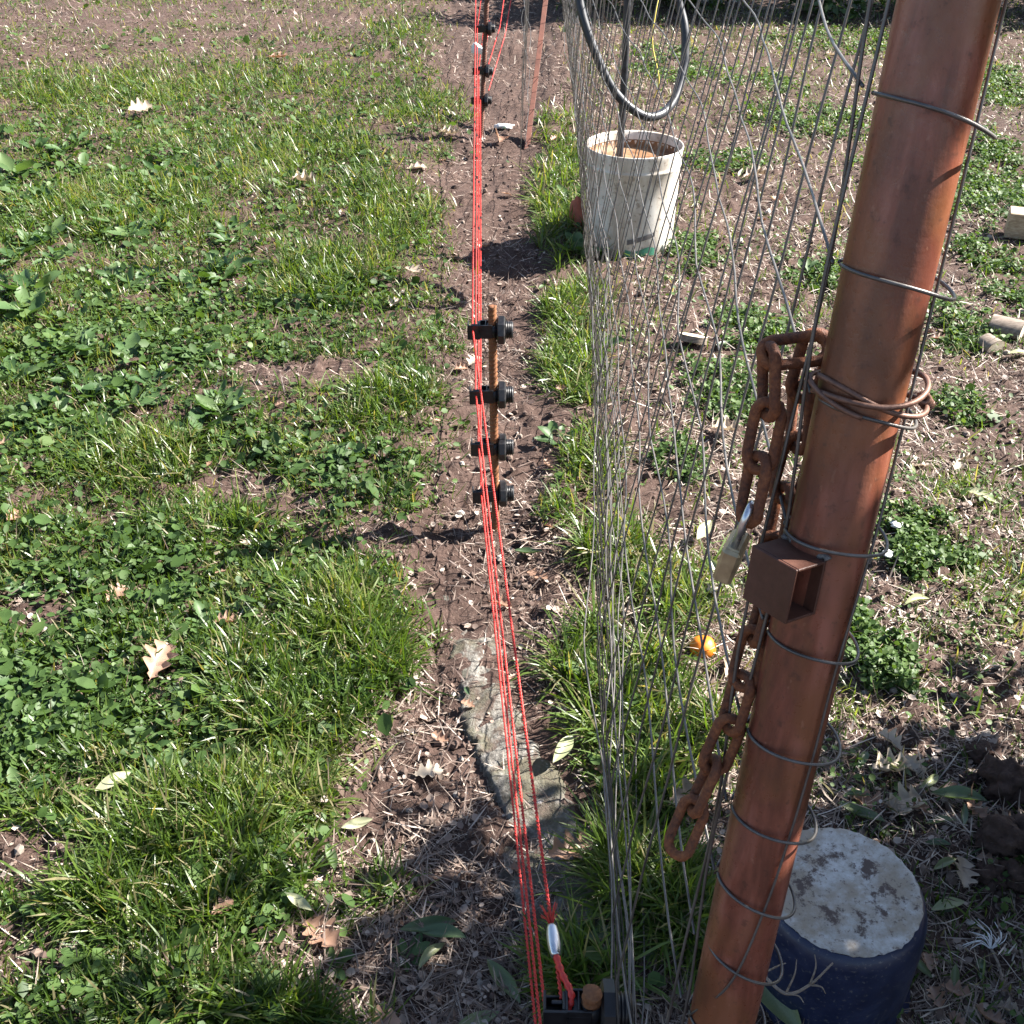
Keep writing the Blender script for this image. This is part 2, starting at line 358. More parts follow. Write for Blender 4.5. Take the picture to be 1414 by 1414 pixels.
# ================================================================== SETTING
def ground():
    def axis(lo, hi, mid_lo, mid_hi, step, g, far):
        a = list(np.arange(mid_lo, mid_hi, step)); d = step
        x = a[-1]
        while x < hi: d = d*(1+g); x += d; a.append(x)
        d2 = step; x = a[0]; pre = []
        while x > lo: d2 = d2*(1+g); x -= d2; pre.append(x)
        return np.array(pre[::-1]+a)
    xs = axis(-150, 150, -1.15, 1.15, .0125, .022, 0); ys = axis(-60, 200, .72, 2.7, .0125, .013, 0)
    X, Y = np.meshgrid(xs, ys)
    Z = gz(X, Y)
    near = sstep(14, 9, np.hypot(X, Y))
    lump = lumps(X, Y)
    Z = Z + lump*near
    nx, ny = len(xs), len(ys); i = np.arange(ny-1)[:, None]*nx; j = np.arange(nx-1)[None, :]
    Q = np.stack([i+j, i+j+1, i+nx+j+1, i+nx+j], -1).reshape(-1, 4)
    o = link('ground', mesh_np('ground', np.stack([X, Y, Z], -1).reshape(-1, 3), Q, True), M['soil'])
    tag(o, 'bare reddish brown soil of the yard with crumbs and straw', 'ground', kind='structure')
ground()

# ------------------------------------------------------------------ where things grow (world-space ellipses measured on the ground)
def blob(px, py, rx, ry, s=1.0):
    c = at_z(px, py); t = math.hypot(c[1]*CS - (0-CAM_H)*0, 0)
    ex = abs(at_z(px+rx, py)[0]-c[0]); ey = abs(at_z(px, py-ry)[1]-at_z(px, py+ry)[1])/2
    return (c[0], c[1], ex, ey, s)
def field(x, y, blobs):
    r = np.zeros_like(x); nz = (fbm(x*9, y*9, 3)-.5)*1.0+(fbm(x*26, y*26, 5)-.5)*.7
    for (cx, cy, ex, ey, s) in blobs:
        k = np.nonzero((np.abs(x-cx) < 2*ex) & (np.abs(y-cy) < 2*ey))[0]
        if len(k) == 0: continue
        d = np.hypot((x[k]-cx)/ex, (y[k]-cy)/ey)+nz[k]
        r[k] = np.maximum(r[k], s*(1-sstep(.6, 1.15, d)))
    return r
BARE = [blob(*b[:4], min(1, b[4]*1.3)) for b in [(430, 520, 120, 22, .8), (300, 548, 60, 16, .7), (330, 680, 75, 32, .85), (60, 850, 90, 45, .85), (40, 1190, 130, 60, .9), (60, 1320, 110, 60, .7),
        (590, 1090, 120, 130, 1), (560, 990, 60, 60, .6), (320, 855, 80, 35, .5), (470, 1330, 110, 60, .8), (600, 1330, 160, 80, .9), (300, 1330, 90, 40, .4), (230, 955, 50, 25, .7), (110, 930, 70, 25, .6), (250, 1150, 40, 20, .6), (420, 700, 70, 22, .7), (200, 420, 60, 14, .5), (480, 330, 60, 14, .5), (560, 600, 60, 20, .4),
        (120, 1100, 70, 30, .5), (480, 1200, 70, 40, .7), (560, 740, 80, 40, .7), (170, 70, 260, 34, .45), (100, 20, 500, 22, .55), (450, 25, 300, 25, .5), (560, 190, 60, 30, .5), (620, 240, 80, 30, .7)]]
TUFT = [blob(*b) for b in [(450, 880, 150, 80, 1), (380, 960, 110, 55, .8), (545, 570, 60, 45, 1), (450, 370, 90, 40, .9), (540, 290, 70, 50, .8), (180, 640, 90, 40, .8), (280, 720, 90, 40, .7),
        (250, 1200, 190, 70, .9), (330, 1110, 130, 40, .7), (200, 1260, 120, 45, .8), (520, 1040, 50, 30, .5), (520, 1210, 60, 25, .7), (170, 290, 160, 40, .6), (420, 230, 180, 50, .6), (240, 120, 230, 30, .7),
        (560, 40, 60, 20, .8), (600, 150, 60, 30, .6), (400, 1390, 150, 40, .7), (280, 1370, 90, 40, .6)]]
STRIP = [blob(*b) for b in [(790, 330, 45, 35, 1), (760, 310, 25, 30, .8), (800, 240, 30, 60, .9), (770, 260, 45, 60, 1), (775, 180, 35, 30, .8), (800, 430, 50, 60, 1), (790, 520, 45, 40, .8), (815, 640, 40, 70, .8), (850, 760, 50, 60, .9), (820, 900, 60, 60, 1), (860, 1010, 70, 60, 1),
        (900, 930, 70, 60, .9), (880, 1100, 70, 60, 1), (860, 1230, 80, 70, 1), (820, 1340, 60, 60, .8), (930, 820, 70, 50, .7), (960, 1010, 60, 60, .7), (950, 1290, 60, 80, .9), (830, 330, 40, 30, .7), (770, 700, 30, 30, .5)]]
RGT = [blob(*b) for b in [(1350, 230, 90, 70, 1), (1380, 120, 60, 40, .9), (1290, 260, 80, 50, .7), (1270, 755, 65, 60, 1), (1215, 920, 55, 60, 1), (1120, 170, 90, 25, .7), (1060, 120, 60, 18, .6), (1110, 375, 50, 30, .9),
        (1040, 460, 50, 30, .8), (1000, 540, 50, 40, .6), (960, 350, 50, 30, .7), (1380, 380, 50, 40, .8), (1300, 450, 70, 35, .6), (1180, 60, 120, 20, .6), (930, 640, 40, 30, .5), (1330, 560, 50, 25, .4), (1400, 1210, 22, 40, .3), (1000, 230, 80, 20, .4), (930, 90, 60, 25, .6)]]
def dens(x, y):
    """lawn cover 0..1"""
    n = fbm(x*3.2, y*3.2, 5); n2 = fbm(x*11, y*11, 6)
    left = 1-sstep(-.10, .05, x-path_l(y)+(n2-.5)*.14-.02)
    d = left*(.7+.55*sstep(.3, .6, n)*(.3+n2*1.2))
    d = d*(1-field(x, y, BARE)); far = sstep(6.1, 6.9, y+(n-.5)*1.4)
    d = d*(1-.75*far*(1-sstep(.4, .55, n2)))*(.42+.58*sstep(.36, .5, fbm(x*7, y*7, 1)))
    strip = field(x, y, STRIP); right = sstep(.22, .4, x)
    d = np.maximum(d, strip*(.25+.9*sstep(.35, .65, n2)))
    d = np.maximum(d, right*(.05+.35*sstep(.56, .72, n)*n2 + .22*sstep(3.2, 6, y)*n2))
    return np.clip(np.maximum(d, field(x, y, TUFT)*.95*(1-field(x, y, BARE))), 0, 1)
def scatter(n, dfun, tmin=.0):
    """points on the seen part of the ground, evenly per picture-independent metre, thinned with distance"""
    out = []; tot = 0
    while tot < n:
        k = 60000; y = .55*np.exp(RNG.random(k)*math.log(9.2/.55)); hw = .52*np.hypot(y, 1.35)*1.12+.1
        x = (RNG.random(k)*2-1)*hw
        d = dfun(x, y); keep = RNG.random(k) < d
        out.append(np.stack([x[keep], y[keep]], 1)); tot += keep.sum()
    return np.vstack(out)[:n]
def on_concrete(x, y):
    return (np.abs(x-np.interp(y, [.9, 1.3, 1.9], [.06, .03, -.12])) < .085) & (y > .93) & (y < 1.7)

def blades(name, P, h, wd, lean, bend, mat, label, cat, tint, flat=0.0):
    n = len(P); x, y = P[:, 0], P[:, 1]; z = gtop(x, y)+.0015 if name == 'dry_straw' else gz(x, y)-.004
    az = RNG.random(n)*2*np.pi; fa = az+np.pi/2+RNG.normal(0, .5, n)
    dx, dy = np.cos(az), np.sin(az); wx, wy = np.cos(fa)*wd/2, np.sin(fa)*wd/2
    V = np.zeros((n, 7, 3)); ss = [0, .38, .74, 1.0]; ww = [.8, 1, .75, 0]
    a0 = lean; px = np.zeros(n); pz = np.zeros(n); prev = 0
    pts = []
    for k, s_ in enumerate(ss):
        if k: 
            ang = a0+bend*s_; px = px+np.sin(ang)*(s_-prev)*h; pz = pz+np.cos(ang)*(s_-prev)*h; prev = s_
        pts.append((px.copy(), np.maximum(pz, .002 if k else 0).copy()))
    tw = RNG.normal(0, .3, n)*h*.1
    for k in range(4):
        cx = x+dx*pts[k][0]; cy = y+dy*pts[k][0]; cz = z+pts[k][1]
        if k < 3:
            V[:, 2*k] = np.stack([cx-wx*ww[k], cy-wy*ww[k], cz+tw*.1*k], 1); V[:, 2*k+1] = np.stack([cx+wx*ww[k], cy+wy*ww[k], cz-tw*.1*k], 1)
        else: V[:, 6] = np.stack([cx, cy, cz], 1)
    b = (np.arange(n)*7)[:, None]
    Q = np.vstack([b+np.array([[0, 1, 3, 2]]), b+np.array([[2, 3, 5, 4]])]); T = b+np.array([[4, 5, 6]])
    o = link(name, mesh_np(name, V.reshape(-1, 3), [Q, T], True, np.repeat(tint, 7)), mat)
    return tag(o, label, cat, kind='stuff')
def lawn():
    def d1(x, y): return dens(x, y)*(1-on_concrete(x, y)*.97)
    P = scatter(220000, d1); x, y = P.T; n = len(P)
    tf = np.maximum(field(x, y, TUFT), 0); sf = field(x, y, STRIP)
    h = (.02+.036*RNG.random(n)**1.5)*(1+.9*tf)+sf*.02*RNG.random(n); wd = .0022+.0018*RNG.random(n); h *= .5+1.1*fbm(x*10, y*10, 4)
    wd *= 1+.10*np.maximum(y-2, 0); h *= 1+.04*np.maximum(y-2, 0)
    t = np.clip(.28+.9*(fbm(x*4, y*4, 2)-.3)+.9*(fbm(x*13, y*13, 5)-.5)+RNG.normal(0, .16, n)+.08*tf, 0, .93); t[RNG.random(n) < .13*(.3+1.5*fbm(x*9, y*9, 7))] = .98
    blades('lawn_grass', P, h, wd, RNG.normal(.55, .35, n), RNG.normal(.7, .5, n), M['grass'], 'short patchy green lawn grass covering the soil left of the red strings', 'grass', t)
    # long tufts
    def d2(x, y): return np.clip(field(x, y, TUFT)*(1-field(x, y, BARE))*.8*sstep(.35, .6, fbm(x*14, y*14, 1))+field(x, y, STRIP)*.75*sstep(.42, .62, fbm(x*12, y*12, 7)), 0, 1)*(1-on_concrete(x, y)*.98)
    P = scatter(17000, d2); x, y = P.T; n = len(P)
    cx = np.round(x/.05)*.05; cy = np.round(y/.05)*.05
    P = np.stack([x*.55+cx*.45, y*.55+cy*.45], 1)
    sf = field(x, y, STRIP)
    h = .038+.06*RNG.random(n)+.055*sf*RNG.random(n); wd = (.0026+.002*RNG.random(n))*(1+.08*np.maximum(y-2, 0))
    t = np.clip(.45+RNG.normal(0, .17, n)+.1*sf, 0, 1); t[RNG.random(n) < .12] = .98
    blades('long_grass', P, h, wd, np.abs(RNG.normal(.35, .28, n)), RNG.normal(.95, .5, n), M['grass'], 'longer bright green grass tufts in the lawn and along the wire fence', 'grass', t)
lawn()
def leaf_scatter(name, P, size, mat, label, cat, tint, zmax, tilt=.5, cluster=None):
    n = len(P); x, y = P.T; z = gtop(x, y)+.002+zmax*RNG.random(n)**1.3
    az = RNG.random(n)*2*np.pi; ti = RNG.normal(0, tilt, n); ro = RNG.normal(0, tilt*.8, n)
    base = np.array([[0, 0, 0], [.35, .3, .02], [.75, .28, .0], [1, 0, -.08], [.75, -.28, 0], [.35, -.3, .02], [.5, 0, -.05]])
    L = base[None]*size[:, None, None]
    L[:, :, 1] *= RNG.uniform(.8, 1.5, n)[:, None]
    c, s = np.cos(ti)[:, None], np.sin(ti)[:, None]; X = L[..., 0]*c-L[..., 2]*s; Z = L[..., 0]*s+L[..., 2]*c; Y = L[..., 1].copy()
    c, s = np.cos(ro)[:, None], np.sin(ro)[:, None]; Y, Z = Y*c-Z*s, Y*s+Z*c
    c, s = np.cos(az)[:, None], np.sin(az)[:, None]; X, Y = X*c-Y*s, X*s+Y*c
    V = np.stack([X+x[:, None], Y+y[:, None], Z+z[:, None]], -1)
    b = (np.arange(n)*7)[:, None]
    T = np.vstack([b+np.array([[0, 1, 6]]), b+np.array([[1, 2, 6]]), b+np.array([[2, 3, 6]]), b+np.array([[3, 4, 6]]), b+np.array([[4, 5, 6]]), b+np.array([[5, 0, 6]])])
    o = link(name, mesh_np(name, V.reshape(-1, 3), T, True, np.repeat(tint, 7)), mat); return tag(o, label, cat, kind='stuff')
CLOVER = [blob(*b) for b in [(150, 480, 230, 100, .9), (80, 600, 170, 60, .9), (220, 600, 120, 60, .7), (130, 900, 210, 120, .9), (60, 1000, 120, 60, .8), (330, 960, 60, 40, .5), (450, 640, 120, 70, .5), (120, 260, 200, 80, .6), (350, 420, 200, 60, .4), (300, 200, 300, 80, .4), (200, 770, 200, 60, .5), (830, 1220, 60, 60, .5), (880, 1330, 60, 60, .5)]]
def ground_cover():
    def d(x, y): return np.clip(field(x, y, CLOVER)*.75*(1-field(x, y, BARE)*.9)*sstep(.36, .6, fbm(x*8, y*8, 4))+field(x, y, RGT)*.95*sstep(.3, .5, fbm(x*14, y*14, 2))+dens(x, y)*.16*(x < .3), 0, 1)*(1-on_concrete(x, y)*.98)
    P = scatter(54000, d); x, y = P.T; n = len(P)
    rf = field(x, y, RGT)
    size = (.009+.014*RNG.random(n)**1.4)*(1-.35*rf)*(1+.07*np.maximum(y-2, 0)); size[(RNG.random(n) < .12) & (rf < .3)] *= 1.9
    t = np.clip(.35+.5*(fbm(x*5, y*5, 3)-.3)+RNG.normal(0, .2, n), 0, 1)
    Pr = scatter(30000, lambda x, y: np.clip(field(x, y, RGT)*sstep(.36, .5, fbm(x*14, y*14, 2))+.03*(x > .4)*sstep(.4, .7, fbm(x*5, y*5, 6)), 0, 1)); nr = len(Pr)
    leaf_scatter('chickweed_patches', Pr, (.006+.009*RNG.random(nr))*(1+.12*np.maximum(Pr[:, 1]-1.5, 0)), M['clover'], 'bright patches of low chickweed on the soil right of the fence', 'ground cover', np.clip(RNG.normal(.62, .22, nr), 0, 1), .03, .55)
    leaf_scatter('clover_ground_cover', P, size, M['clover'], 'mat of clover and other small leaved weeds among the grass', 'ground cover', t, .028, .5)
ground_cover()
def litter():
    def d(x, y):
        p = sstep(-.12, .02, x-path_l(y)); r = np.clip(.08+1.2*sstep(.36, .66, fbm(x*5, y*5, 2)), 0, 1)
        return np.clip((.10+.75*p*r+.25*(x > .35)+.7*r*sstep(5.8, 6.8, y)*(x < .1)+.6*field(x, y, BARE)*r)*(1-.1*on_concrete(x, y)), 0, 1)
    P = scatter(110000, d); n = len(P); x, y = P.T
    h = .010+.065*RNG.random(n)**2.8+.005*np.maximum(y-3, 0)*RNG.random(n); wd = (.001+.002*RNG.random(n)**2.4)*(1+.17*np.maximum(y-1.5, 0))
    t = np.clip(RNG.beta(1.3, 1.9, n)*(.75+.5*fbm(x*3, y*3, 1)+.3*(x > .35)), 0, 1)
    blades('dry_straw', P, h, wd, RNG.normal(1.36, .24, n), RNG.normal(.0, .5, n), M['straw'], 'dry straw and dead grass stalks littering the bare soil', 'straw', t)
    P = scatter(14000, d); n = len(P); x, y = P.T
    leaf_scatter('leaf_fragments', P, (.006+.012*RNG.random(n)**2)*(1+.1*np.maximum(y-2, 0)), M['straw'], 'crumbled bits of dead leaves littering the soil', 'leaf litter', np.clip(RNG.beta(1.6, 1.8, n), 0, 1), .006, .35)
    # crumbs
    P = scatter(17000, lambda x, y: np.clip(1.05-dens(x, y), .05, 1)*(1-.9*on_concrete(x, y))); n = len(P); x, y = P.T
    g = (1+5**.5)/2
    iv = np.array([[-1, g, 0], [1, g, 0], [-1, -g, 0], [1, -g, 0], [0, -1, g], [0, 1, g], [0, -1, -g], [0, 1, -g], [g, 0, -1], [g, 0, 1], [-g, 0, -1], [-g, 0, 1]])/1.9
    it = np.array([[0, 11, 5], [0, 5, 1], [0, 1, 7], [0, 7, 10], [0, 10, 11], [1, 5, 9], [5, 11, 4], [11, 10, 2], [10, 7, 6], [7, 1, 8], [3, 9, 4], [3, 4, 2], [3, 2, 6], [3, 6, 8], [3, 8, 9], [4, 9, 5], [2, 4, 11], [6, 2, 10], [8, 6, 7], [9, 8, 1]])
    sz = .0022+.0085*RNG.random(n)**4; V = iv[None]*(1+RNG.normal(0, .16, (n, 12, 1)))*sz[:, None, None]*RNG.uniform(.6, 1.3, (n, 1, 3))
    V = V+np.stack([x, y, gtop(x, y)+sz*.25], 1)[:, None]
    T = (np.arange(n)*12)[:, None, None]+it[None]
    o = link('soil_crumbs', mesh_np('soil_crumbs', V.reshape(-1, 3), T.reshape(-1, 3), False, np.repeat(RNG.random(n)**.8, 12)), M['crumb'])
    tag(o, 'small crumbs of soil and grit on the bare ground', 'soil', kind='stuff')
litter()

# ================================================================== FENCE LINE
PB = np.array([.122, .384, 0.0]); PL = np.array([.078, .170, 1.0])      # post foot and lean
PR = .025
def post_at(z): return PB+PL*z
def post_z(py):                           # height on the post axis that is seen at picture row py
    lo, hi = 0.2, 1.34
    for _ in range(50):
        m = (lo+hi)/2; p = post_at(m); d = p-np.array([0, 0, CAM_H]); f = d[1]*CS-d[2]*SN; u = d[1]*SN+d[2]*CS
        if 707-FPX*u/f > py: lo = m
        else: hi = m
    return (lo+hi)/2
ax = PL/np.linalg.norm(PL); e1 = np.cross(ax, [0, 0, 1.]); 
e_r = np.array([1., 0, 0])-ax*ax[0]; e_r /= np.linalg.norm(e_r); e_b = np.cross(ax, e_r)   # right, back

def make_post():
    o = empty('gate_post', PB); tag(o, 'round red-brown painted steel pipe post leaning in the foreground', 'post')
    mb = MB(); zs = np.linspace(-.12, 1.85, 90); th = np.linspace(0, 2*np.pi, 56, endpoint=False)
    V = []
    for z in zs:
        p = PL*z
        r = PR*(1+.012*(vnoise(th*1.5, np.full_like(th, z*9), 2)-.5)+.006*np.sin(z*13))
        V.append(p[None]+r[:, None]*(np.cos(th)[:, None]*e_r+np.sin(th)[:, None]*e_b))
    V = np.vstack(V); n = 56; i = np.arange(len(zs)-1)[:, None]*n; j = np.arange(n)[None]; k = (j+1) % n
    mb.add(V, np.stack([i+j, i+k, i+n+k, i+n+j], -1).reshape(-1, 4)); pipe = mb.build('pipe', M['post'], o)
    # welded square-tube latch keeper
    zc = post_z(785); c = PL*zc
    a = R(-56); n_out = np.cos(a)*(-e_b)+np.sin(a)*e_r; t_ax = np.cross(ax, n_out); t_ax /= np.linalg.norm(t_ax)
    if t_ax[0] < 0: t_ax = -t_ax
    Mx = np.stack([t_ax, n_out, ax], 1)       # local: x along tube, y outward, z up the post
    L, D, H, T = .036, .027, .037, .0020; cc = c+n_out*(PR+D/2-.004)
    br = empty('latch_keeper', (0, 0, 0)); 
    COL.objects.unlink(br); bpy.data.objects.remove(br)
    mb = MB()
    for (ly, lz, dy, dz) in ((D/2-T/2, 0, T, H), (-D/2+T/2, 0, T, H), (0, H/2-T/2, D-2*T, T), (0, -H/2+T/2, D-2*T, T)):
        mb.box(cc+Mx @ np.array([0, ly, lz]), (L, dy, dz), Mx, .0005)
    kb = mb.build('latch_keeper', M['bracket'], o, smooth=False); kb['label'] = 'open square steel tube welded to the post'
    mb = MB(); pts = [cc+Mx @ np.array([x, -D/2-.0005, H/2+.001+.001*math.sin(x*900)]) for x in np.linspace(-L/2, L/2, 24)]
    mb.tube(pts, [.0022+.0006*math.sin(i*1.7) for i in range(24)], 7); mb.build('weld_bead', M['weld'], kb)
    return o
make_post()

# mesh fence -------------------------------------------------------------
LOOPS = [135, 365, 545, 722, 868, 1003, 1112, 1212, 1302, 1392]
LZ = [post_z(p) for p in LOOPS]; LZ = [LZ[0]+.17]+LZ+[.41, .33, .26, .2, .14, .085, .035]
def fence_base(y): return np.interp(y, [.45, .8, 1.03, 1.32, 1.96, 3.85, 6.1, 9], [.13, .158, .15, .177, .218, .29, .34, .40])
def fence_pt(y, z):
    k = float(sstep(.1, .8, y-.45)); f = float(sstep(1.4, 3.2, y)); zl = min(z, .4); zu = max(z-.4, 0)
    lx = (.16+.07*k)*(1-f)+.07*f; ly = .17*(1-f*.9)
    return np.array([fence_base(y)*(1-.66*zl)+lx*zu, y+ly*z, z])
def make_fence():
    o = empty('wire_mesh_fence', (.2, .6, 0)); tag(o, 'grey galvanised wire mesh fence running away from the leaning post', 'fence'); off = np.array([.2, .6, 0])
    ys = [.455, .475]; y = .53
    while y < 7.6: ys.append(y); y += (.082 if y < 1.5 else .062)+random.uniform(-.012, .012)
    for i, y in enumerate(ys):
        zs = np.linspace(.0, 1.62, 46); ph = random.random()*9; am = .0013 if y > .6 else .001
        curl = np.exp(-zs*7)
        P = np.array([fence_pt(y, z) for z in zs])
        if y < .5:
            P = np.array([post_at(z)+e_r*(-.033-.004*i*2+.003*math.sin(z*17+ph))+e_b*(.004+.006*i) for z in zs])
        P[:, 0] += am*np.sin(zs*11+ph)+am*.6*np.sin(zs*31+ph*2)+curl*random.uniform(-.022, .03)+zs*random.uniform(-.008, .008); P[:, 1] += am*1.3*np.sin(zs*9+ph*3)+curl*random.uniform(-.04, .04)
        P[:, 2] += gz(P[:, 0], P[:, 1])*curl
        mb = MB().tube(P-off, .0011, 6); mb.build('upright_wire', M['wire'], o)
    for k, z in enumerate(LZ):
        yy = np.linspace(.50, 7.6, 160); ph = random.random()*9
        P = np.array([fence_pt(y-.17*z*(1-.9*float(sstep(1.4, 3.2, y))), z) for y in np.maximum(yy+.17*z*0, .5)])
        yb = yy
        P = []
        s = post_at(z)+e_r*(-.030)+e_b*.006
        for y in yy:
            q = fence_pt(y, z); q[1] -= 0
            P.append(q)
        P = np.array(P); wgt = np.exp(-np.maximum(yy-.5, 0)*5)[:, None]; P = P*(1-wgt)+(s[None]+np.stack([0*yy, yy-.5, 0*yy], 1))*wgt
        if z < .45: P[:, 0] += (k-10.5)*.004*(.4+sstep(.5, 1.2, yy))+.012*np.sin(yy*1.7+ph)+.006*np.sin(yy*5+ph*2); P[:, 2] += gz(P[:, 0], P[:, 1])
        P[:, 2] += .002*np.sin(yy*9+ph)+.0015*np.sin(yy*23+ph)-.012*np.sin(np.clip(yy-.5, 0, 2)*1.5)*(z > .5)
        P[:, 0] += .003*np.sin(yy*14+ph)
        # end of the wire is wrapped round the post
        if .25 < z < 1.4:
            ang = np.linspace(math.pi*.92, -math.pi*1.05, 44); r = .0295+random.uniform(-.0005, .003); cz = post_at(z-.004)+e_r*random.uniform(.0028, .006)
            tl = random.uniform(-.004, .006); W = np.array([cz+e_r*r*math.cos(a)-e_b*(-1)*r*math.sin(a)*(-1)*(-1)+ax*(tl*math.cos(a+.6)-.0025*i/22) for i, a in enumerate(ang[::-1])])
            W = np.array([cz+r*(e_r*math.cos(a)+e_b*math.sin(a))+ax*(-tl*math.cos(a)-.008*math.exp(-((a+.4)**2))) for a in np.linspace(math.pi*.9, -math.pi*1.02, 48)])
            MB().tube(W-off, .00115, 7).build('wrap_loop', M['wire'], o)
        MB().tube(P-off, .0011, 6).build('line_wire', M['wire'], o)
    return o
make_fence()
def tie_wire():
    z = post_z(533); base = post_at(z); o = empty('tie_wire', base)
    tag(o, 'rusty tie wire wound twice around the middle of the leaning post', 'wire')
    th = np.linspace(math.pi, math.pi+2*math.pi*2.2, 150)
    P = np.array([(PR+.0034+.0018*math.sin(a*1.3))*(e_r*math.cos(a)*1.14+e_b*math.sin(a))+e_r*.004+ax*(.0052*math.sin(a*.62)+.003*math.sin(a*2.1)-.003+.0035*math.sin(a*.5+1)) for a in th])
    MB().tube(P, .0017, 7).build('winding', M['wire_rust'], o)
    s = np.linspace(0, 1, 40); Q = np.array([e_r*(.034+.006*u+.0028*math.cos(u*26))+e_b*(-.006+.004*u)+ax*(-.002-.006*u+.0028*math.sin(u*26)) for u in s])
    MB().tube(Q, .0016, 6).build('twisted_end', M['wire_rust'], o)
tie_wire()
def stray_wire():
    pts = [(1380, -30), (1374, 30), (1330, 200), (1290, 370), (1247, 540), (1222, 640), (1196, 730), (1142, 895), (1112, 1010), (1082, 1110), (1046, 1215), (1000, 1320), (950, 1400)]
    P = []
    for (px, py) in pts:
        z = post_z(py); c = post_at(z); d = c-np.array([0, 0, CAM_H]); t = d[1]*CS-d[2]*SN
        p = at_t(px, py, t); off = p-c; off -= ax*np.dot(off, ax); u = float(np.clip(np.dot(off, e_r), -.03, .032))
        P.append(c+e_r*u-e_b*math.sqrt(max(.0006**2, .0272**2-min(abs(u), .027)**2)))
    P = np.array(P); o = empty('loose_wire', P[-1]); tag(o, 'thin grey wire hanging down the front of the leaning post', 'wire')
    MB().tube(spline(P, 90)-P[-1], .0009, 6).build('strand', M['wire'], o)
stray_wire()

# ------------------------------------------------------------------ chain and padlock
def link_mesh():
    Lh, Wh, r = .0126, .0083, .0035; pts = []
    for a in np.linspace(-math.pi/2, math.pi/2, 12): pts.append([Lh+Wh*math.cos(a), Wh*math.sin(a), 0])
    for a in np.linspace(math.pi/2, 3*math.pi/2, 12): pts.append([-Lh+Wh*math.cos(a), Wh*math.sin(a), 0])
    P = np.array(pts); mb = MB().closed_tube(P, r, 9); V = mb.v[0]
    V += (np.random.default_rng(5).random(V.shape)-.5)*.0009
    return mesh_np('chain_link', V, np.vstack(mb.q), True)
LINK = link_mesh(); LINK.materials.append(M['chain'])
from mathutils import Matrix, Vector
def place_link(parent, a, b, roll, org):
    a = Vector(a); b = Vector(b); d = (b-a); L = d.length; d.normalize()
    up = Vector((0, -math.cos(PITCH)*.5, .8)); s = d.cross(Vector((0, -.8, .57))).normalized(); n = d.cross(s).normalized()
    q = Matrix((d, s, n)).transposed() @ Matrix.Rotation(roll, 3, 'X')
    sc = L/.0365
    o = bpy.data.objects.new('chain_link', LINK); COL.objects.link(o); o.parent = parent
    o.matrix_local = Matrix.Translation((a+b)/2-Vector(org)) @ q.to_4x4() @ Matrix.Diagonal((sc, 1, 1, 1))
    return o
def chain(label, pts, ts, rolls):
    W = [at_t(px, py, t) for (px, py), t in zip(pts, ts)]; o = empty('rusty_chain', W[-1]); tag(o, label, 'chain', 'rusty chain hanging at the gate post')
    Wp = np.array(W); L = np.concatenate([[0], np.cumsum(np.linalg.norm(np.diff(Wp, axis=0), axis=1))]); nl = max(2, int(round(L[-1]/.0335))); uu = np.linspace(0, L[-1], nl+1)
    W = [np.array([np.interp(u, L, Wp[:, k]) for k in range(3)]) for u in uu]; rolls = [(.25, 1.25)[i % 2]+random.uniform(-.3, .3) for i in range(nl)]
    for i in range(nl):
        a, b = W[i], W[i+1]; d = (b-a)/np.linalg.norm(b-a)
        place_link(o, a-d*.002, b+d*.002, rolls[i], W[-1])
    return W
WA = chain('rusty chain end beside the post with the brass padlock hung on it', [(1132, 480), (1062, 482), (1062, 572), (1046, 650), (1034, 712)], [.655, .655, .66, .67, .675], [.15, .75, .5, 1.15])
WB = chain('rusty chain tail dangling below the latch box with a free lowest link', [(1128, 470), (1108, 540), (1110, 590), (1092, 648), (1076, 712), (1066, 790), (1048, 862), (1034, 905), (1020, 972), (998, 1030), (968, 1092), (936, 1172)],
           [.675, .685, .69, .695, .70, .71, .72, .725, .735, .745, .755, .76], [1.2, .9, .5, .4, 1.2, .3, 1.2, .9, .4, 1.0, .35, 1.3])
def padlock():
    top = at_t(1031, 713, .675); o = empty('padlock', top); tag(o, 'small brass padlock with steel shackle hung from the rusty chain', 'padlock')
    right = np.array([.42, .9, 0]); up = np.array([.16, -.05, .98]); up /= np.linalg.norm(up); right -= up*np.dot(right, up); right /= np.linalg.norm(right); fw = np.cross(up, right)
    Mx = np.stack([right, fw, up], 1)
    pts = [[-.0085, 0, -.022]]+[[-.0085*math.cos(a), 0, .0+.0085*math.sin(a)] for a in np.linspace(0, math.pi, 14)]+[[.0085, 0, -.022]]
    mb = MB().tube((np.array(pts)) @ Mx.T, .0024, 9); mb.build('shackle', M['steel'], o)
    mb = MB().box(Mx @ np.array([0, 0, -.033]), (.029, .0125, .026), Mx, .002); mb.build('body', M['brass'], o, smooth=False)
    mb = MB().box(Mx @ np.array([0, 0, -.0205]), (.024, .0095, .003), Mx, .0008); mb.build('collar', M['brass'], o, smooth=False)
padlock()

